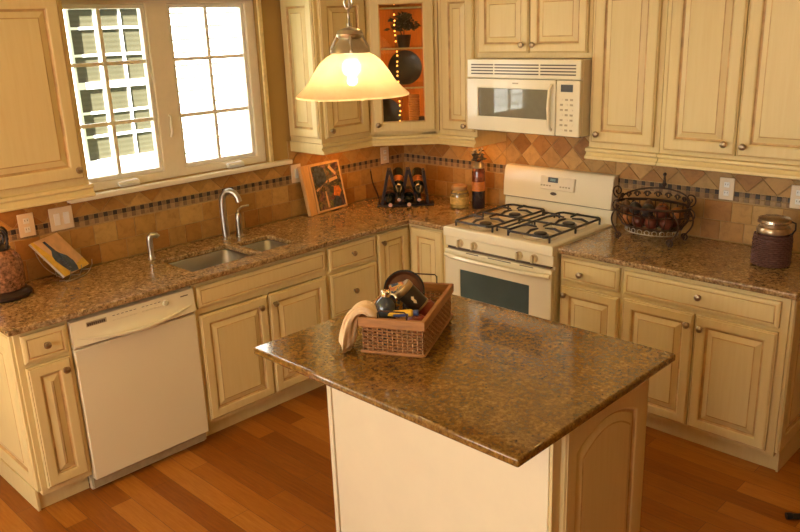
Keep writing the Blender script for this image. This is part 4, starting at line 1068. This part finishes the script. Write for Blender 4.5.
MB().lathe([(.0415,.040),(.043,.042),(.043,.062),(.040,.066),(0,.066)], 30).build('lid', plain('gold_tin', (.50,.36,.18), .3, .8), c)
MB().lathe([(.0412,-.045),(.0425,-.043),(.0425,-.037)], 30).build('base_band', plain('gold_tin_b', (.50,.36,.18), .3, .8), c)
m = MB(); pp = [(0,-.016),(.006,-.006),(.004,.004),(.009,.012),(.002,.018),(-.005,.010),(-.003,.0),(-.007,-.006)]
m.face([m.v((.0419*math.sin(a/.042), -.0419*math.cos(a/.042), b)) for a, b in pp]); lf = m.build('leaf_mark', plain('pale_gold', (.75,.58,.30), .4), c, smooth=False, solid=.0008); cd = c.rotation_euler.to_matrix().inverted() @ (Vector((3.96,-4.07,2.06))-c.location); lf.rotation_euler = (0,0,math.atan2(cd.y, cd.x)+PI/2)
c = thing('yellow_tube', 'yellow and blue squeeze tube lying across the basket', 'tube', bl_(.150,.062,.143)); c.rotation_euler = (0, R(-4), BA+R(8))
m = MB(); m.rings([[(x, r1*math.cos(a), r2*math.sin(a)) for a in [2*PI*k/14 for k in range(14)]] for x, r1, r2 in ((-.055,.020,.003),(-.03,.018,.012),(.03,.016,.014),(.038,.008,.008))]); m.build('body', plain('yellow_tube', (.80,.48,.03), .35, var=.1), c)
MB().lathe([(0,.038),(.011,.038),(.011,.056),(0,.056)], 16, axis='x').build('cap', plain('blue_cap', (.04,.06,.16), .35), c)
MB().box(-.035,.02,-.0185,-.0155,-.006,.004).build('blue_stripe', plain('blue_stripe', (.06,.08,.2), .35), c)
c = thing('red_apple', 'dark red apple at the right of the basket', 'fruit', bl_(.185,.235,.095))
MB().lathe([(0,-.034),(.012,-.040),(.026,-.038),(.042,-.018),(.045,.005),(.038,.028),(.022,.040),(.008,.037),(0,.030)], 26).build('skin', plain('pomegranate', (.30,.05,.025), .3, var=.4, scale=14), c); MB().tube([(0,0,.03),(.003,0,.05)], .002, 5).build('stem', WOODDK, c)
c = thing('red_apple', 'second dark red apple, low at the front right of the basket', 'fruit', bl_(.185,.115,.080))
MB().lathe([(0,-.034),(.012,-.038),(.026,-.036),(.040,-.018),(.042,.005),(.036,.026),(.022,.038),(.008,.036),(0,.030)], 26).build('skin', plain('pomegranate_b', (.26,.04,.02), .3, var=.4, scale=14), c); MB().tube([(0,0,.03),(.003,0,.048)], .002, 5).build('stem', WOODDK, c)
c = thing('snack_packet', 'multicoloured crumpled packet standing between bottle and tin', 'packet', bl_(.108,.165,.150)); c.rotation_euler = (R(-12), R(-16), BA+R(10))
def packet_mat():
    m_, nt, b = nmat('packet_print'); v = coords(nt); n = noise(nt, v, 38, 2, .5, .8)
    lk(nt, ramp(nt, n.outputs['Fac'], [(.36,(.02,.03,.07)),(.47,(.10,.13,.13)),(.52,(.55,.30,.04)),(.58,(.40,.12,.04)),(.66,(.10,.16,.12))], 'CONSTANT'), b.inputs['Base Color']); b.inputs['Roughness'].default_value = .3; return m_
m = MB(); L = []
for i in range(9):
    t = i/8; z = -.058+.13*t; th = .002+.014*math.sin(PI*t); L.append([(-.028+.004*math.sin(i*2),-th,z),(.028,-th*.8,z),(.030-.003*math.cos(i),th,z),(-.028,th,z)])
m.rings(L); m.build('foil_packet', packet_mat(), c)

# --- metal bar on the floor at lower right ------------------------------------------------------
c = thing('metal_bar', 'short dark metal bar lying on the wood floor at the lower right edge', 'metal bar', (3.075,-.90,.001), R(42))
MB().tube([(0,0,.012),(.30,0,.012)], .012, 12).build('bar', IRON, c)
MB().lathe([(0,-.004),(.0145,-.004),(.0145,.018),(.012,.022)], 16, (0,0,.0145), 'x').build('end_cap', BLACK, c)

# --- outside: neighbour house ------------------------------------------------------
c = thing('neighbor_house', 'white sided neighbouring house wall with a grid window outside the kitchen window', 'house', (-3.0,-.6,0))
m = MB(); NW = (-1.02+.6, -.22+.6, .93, 2.42); z = -.2; SID = plain('white_siding', (.86,.86,.85), .6, var=.02)
cells(m, [-6, NW[0], NW[1], 4], [-.5, NW[2], NW[3], 4.5], lambda i,j: not (i==1 and j==1), -.3, -.02, lambda a,b,c_:(c_,a,b)); m.build('house_wall', SID, c)
m = MB(); z = -.5
while z < 4.4:
    segs = [(-6,4)] if (z+.12 < NW[2]-.06 or z > NW[3]+.06) else [(-6,NW[0]-.06),(NW[1]+.06,4)]
    for a, b in segs: m.rings([[(-.02,a,z),(.0,a,z),(-.008,a,z+.12),(-.02,a,z+.12)],[(-.02,b,z),(.0,b,z),(-.008,b,z+.12),(-.02,b,z+.12)]])
    z += .12
m.build('siding_boards', SID, c, smooth=False)
WHT = plain('white_trim', (.92,.92,.92), .5, var=.01)
m = MB(); a, b, z0, z1 = NW; zm = 1.65
cells(m, [a-.07,a,b,b+.07],[z0-.10,z0,z1,z1+.08], lambda i,j: not (i==1 and j==1), -.02, .025, lambda p,q,r:(r,p,q)); wf = m.build('window_trim', WHT, c)
m = MB(); cells(m, [a,a+.05,b-.05,b],[z0,z0+.06,zm-.03,zm+.03,z1-.05,z1], lambda i,j: not (i==1 and j in (1,3)), -.07, -.03, lambda p,q,r:(r,p,q)); m.build('window_sashes', WHT, c)
m = MB()
for k in (1,2): yy = a+.05+(b-a-.10)*k/3; m.box(-.048,-.034,yy-.011,yy+.011,z0+.05,z1-.04)
for lo, hi in ((z0+.06,zm-.03),(zm+.03,z1-.05)):
    for k in (1,2): zz = lo+(hi-lo)*k/3; m.box(-.048,-.035,a+.04,b-.04,zz-.011,zz+.011)
m.build('window_grille', WHT, c)
def pane_reflection_mat():  # wavy bands paint the reflected siding into the pane colour
    m_, nt, b_ = nmat('painted_siding_reflection'); w = nt.nodes.new('ShaderNodeTexWave'); w.wave_type = 'BANDS'; w.bands_direction = 'Z'; w.inputs['Scale'].default_value = 7; w.inputs['Distortion'].default_value = .6
    lk(nt, coords(nt), w.inputs['Vector']); lk(nt, ramp(nt, w.outputs['Fac'], [(.0,(.056,.051,.027)),(.5,(.062,.057,.032)),(1,(.070,.065,.038))]), b_.inputs['Base Color']); b_.inputs['Roughness'].default_value = .25; return m_
MB().box(-.056,-.047,a+.01,b-.01,z0+.01,z1-.01).build('window_panes', pane_reflection_mat(), c)
gm = MB(); gm.box(-14,-.16,-16,10,-.6,-.5); gm.box(-.16,12,-16,-7.2,-.6,-.5)
struct(gm.build('ground', plain('lawn', (.10,.17,.04), .9, var=.4, scale=3)))

# --- recessed ceiling lights ------------------------------------------------------
def area(name, loc, rot, sx, sy, e, col, parent=None, spread=None):
    L = bpy.data.lights.new(name, 'AREA'); L.shape = 'RECTANGLE'; L.size = sx; L.size_y = sy; L.energy = e; L.color = col
    if spread: L.spread = R(spread)
    o = bpy.data.objects.new(name, L); COL.objects.link(o); o.location = loc; o.rotation_euler = rot; o.parent = parent; return o
TUNG = (1,.62,.17)
for i, (x, y_) in enumerate([(1.25,-1.3),(1.3,-3.0),(3.0,-1.3),(3.4,-3.1),(1.4,-4.9),(4.6,-5.0),(5.0,-2.0)]):
    t_ = thing('recessed_light', 'round recessed ceiling light of the kitchen', 'ceiling light', (x,y_,RZ-.001), 0, 'recessed ceiling lights')
    MB().lathe([(.062,0),(.095,0),(.095,-.006),(.07,-.010),(.062,-.004)], 30).build('trim_ring', WHITE, t_)
    MB().lathe([(0,-.002),(.062,-.002)], 30).build('lens', DISCM, t_)
    l = bpy.data.lights.new('downlight', 'AREA'); l.shape = 'DISK'; l.size = .14; l.energy = 4.2; l.color = TUNG
    o = bpy.data.objects.new('downlight', l); COL.objects.link(o); o.parent = t_; o.location = (0,0,-.02)
pl = bpy.data.lights.new('pendant_bulb', 'POINT'); pl.energy = 4.5; pl.color = (1,.72,.38); pl.shadow_soft_size = .012
o = bpy.data.objects.new('pendant_bulb', pl); COL.objects.link(o); o.location = (1.9,-2.2,1.838+.044)
UC = (1,.42,.10)
area('undercabinet_light', (.16,-2.95,1.336), (0,0,0), .05, .5, 1.3, UC); area('undercabinet_light', (.16,-.75,1.336), (0,0,0), .05, .4, 1.35, UC)
area('undercabinet_light', (.38,-.38,1.336), (0,0,R(45)), .3, .05, 1.4, UC); area('undercabinet_light', (.77,-.14,1.336), (0,0,0), .25, .05, 1.2, UC)
area('hood_light', (1.15,-.2,1.45), (0,0,0), .1, .06, .8, UC)
gl = bpy.data.lights.new('cabinet_glow', 'POINT'); gl.energy = 3.2; gl.color = (1,.40,.08); gl.shadow_soft_size = .04
for zz in (1.56,1.80,2.05):
    o = bpy.data.objects.new('cabinet_glow', gl); COL.objects.link(o); o.location = DG(.20,.33,zz)
# daylight
DAY = (1,.97,.90)
area('daylight_patio_door', (-.2,-5.1,1.15), (0,R(-90),0), 2.1, 2.3, 10, DAY)
area('daylight_rear_window', (2.2,-7.2,1.7), (R(90),0,0), 3.6, 1.5, 215, DAY)
sn = bpy.data.lights.new('sun', 'SUN'); sn.energy = 135; sn.angle = R(1); sn.color = (1,.97,.92)
o = bpy.data.objects.new('sun', sn); COL.objects.link(o); o.rotation_euler = (R(38), R(22), 0)
W = bpy.data.worlds.new('World'); S.world = W; W.use_nodes = True; nt = W.node_tree; bgn = nt.nodes['Background']
bgn.inputs['Color'].default_value = (.80,.90,1,1); bgn.inputs['Strength'].default_value = 1.2

# --- camera ------------------------------------------------------
y_, t, r = .7822, -.296, -.0361
fwd = Vector((-math.sin(y_)*math.cos(t), math.cos(y_)*math.cos(t), math.sin(t))); rt = Vector((math.cos(y_), math.sin(y_), 0)); up = rt.cross(fwd)
rt2 = rt*math.cos(r)+up*math.sin(r); up2 = -rt*math.sin(r)+up*math.cos(r)
cam = bpy.data.cameras.new('camera'); co = bpy.data.objects.new('camera', cam); COL.objects.link(co)
cam.sensor_width = 36; cam.lens = 786.2/800*36; cam.clip_start = .05
M4 = Matrix(((rt2.x,up2.x,-fwd.x,3.9584),(rt2.y,up2.y,-fwd.y,-4.0701),(rt2.z,up2.z,-fwd.z,2.0637),(0,0,0,1))); co.matrix_world = M4
S.camera = co
S.view_settings.view_transform = 'Standard'; S.view_settings.look = 'None'; S.view_settings.gamma = 1; S.view_settings.exposure = -.6
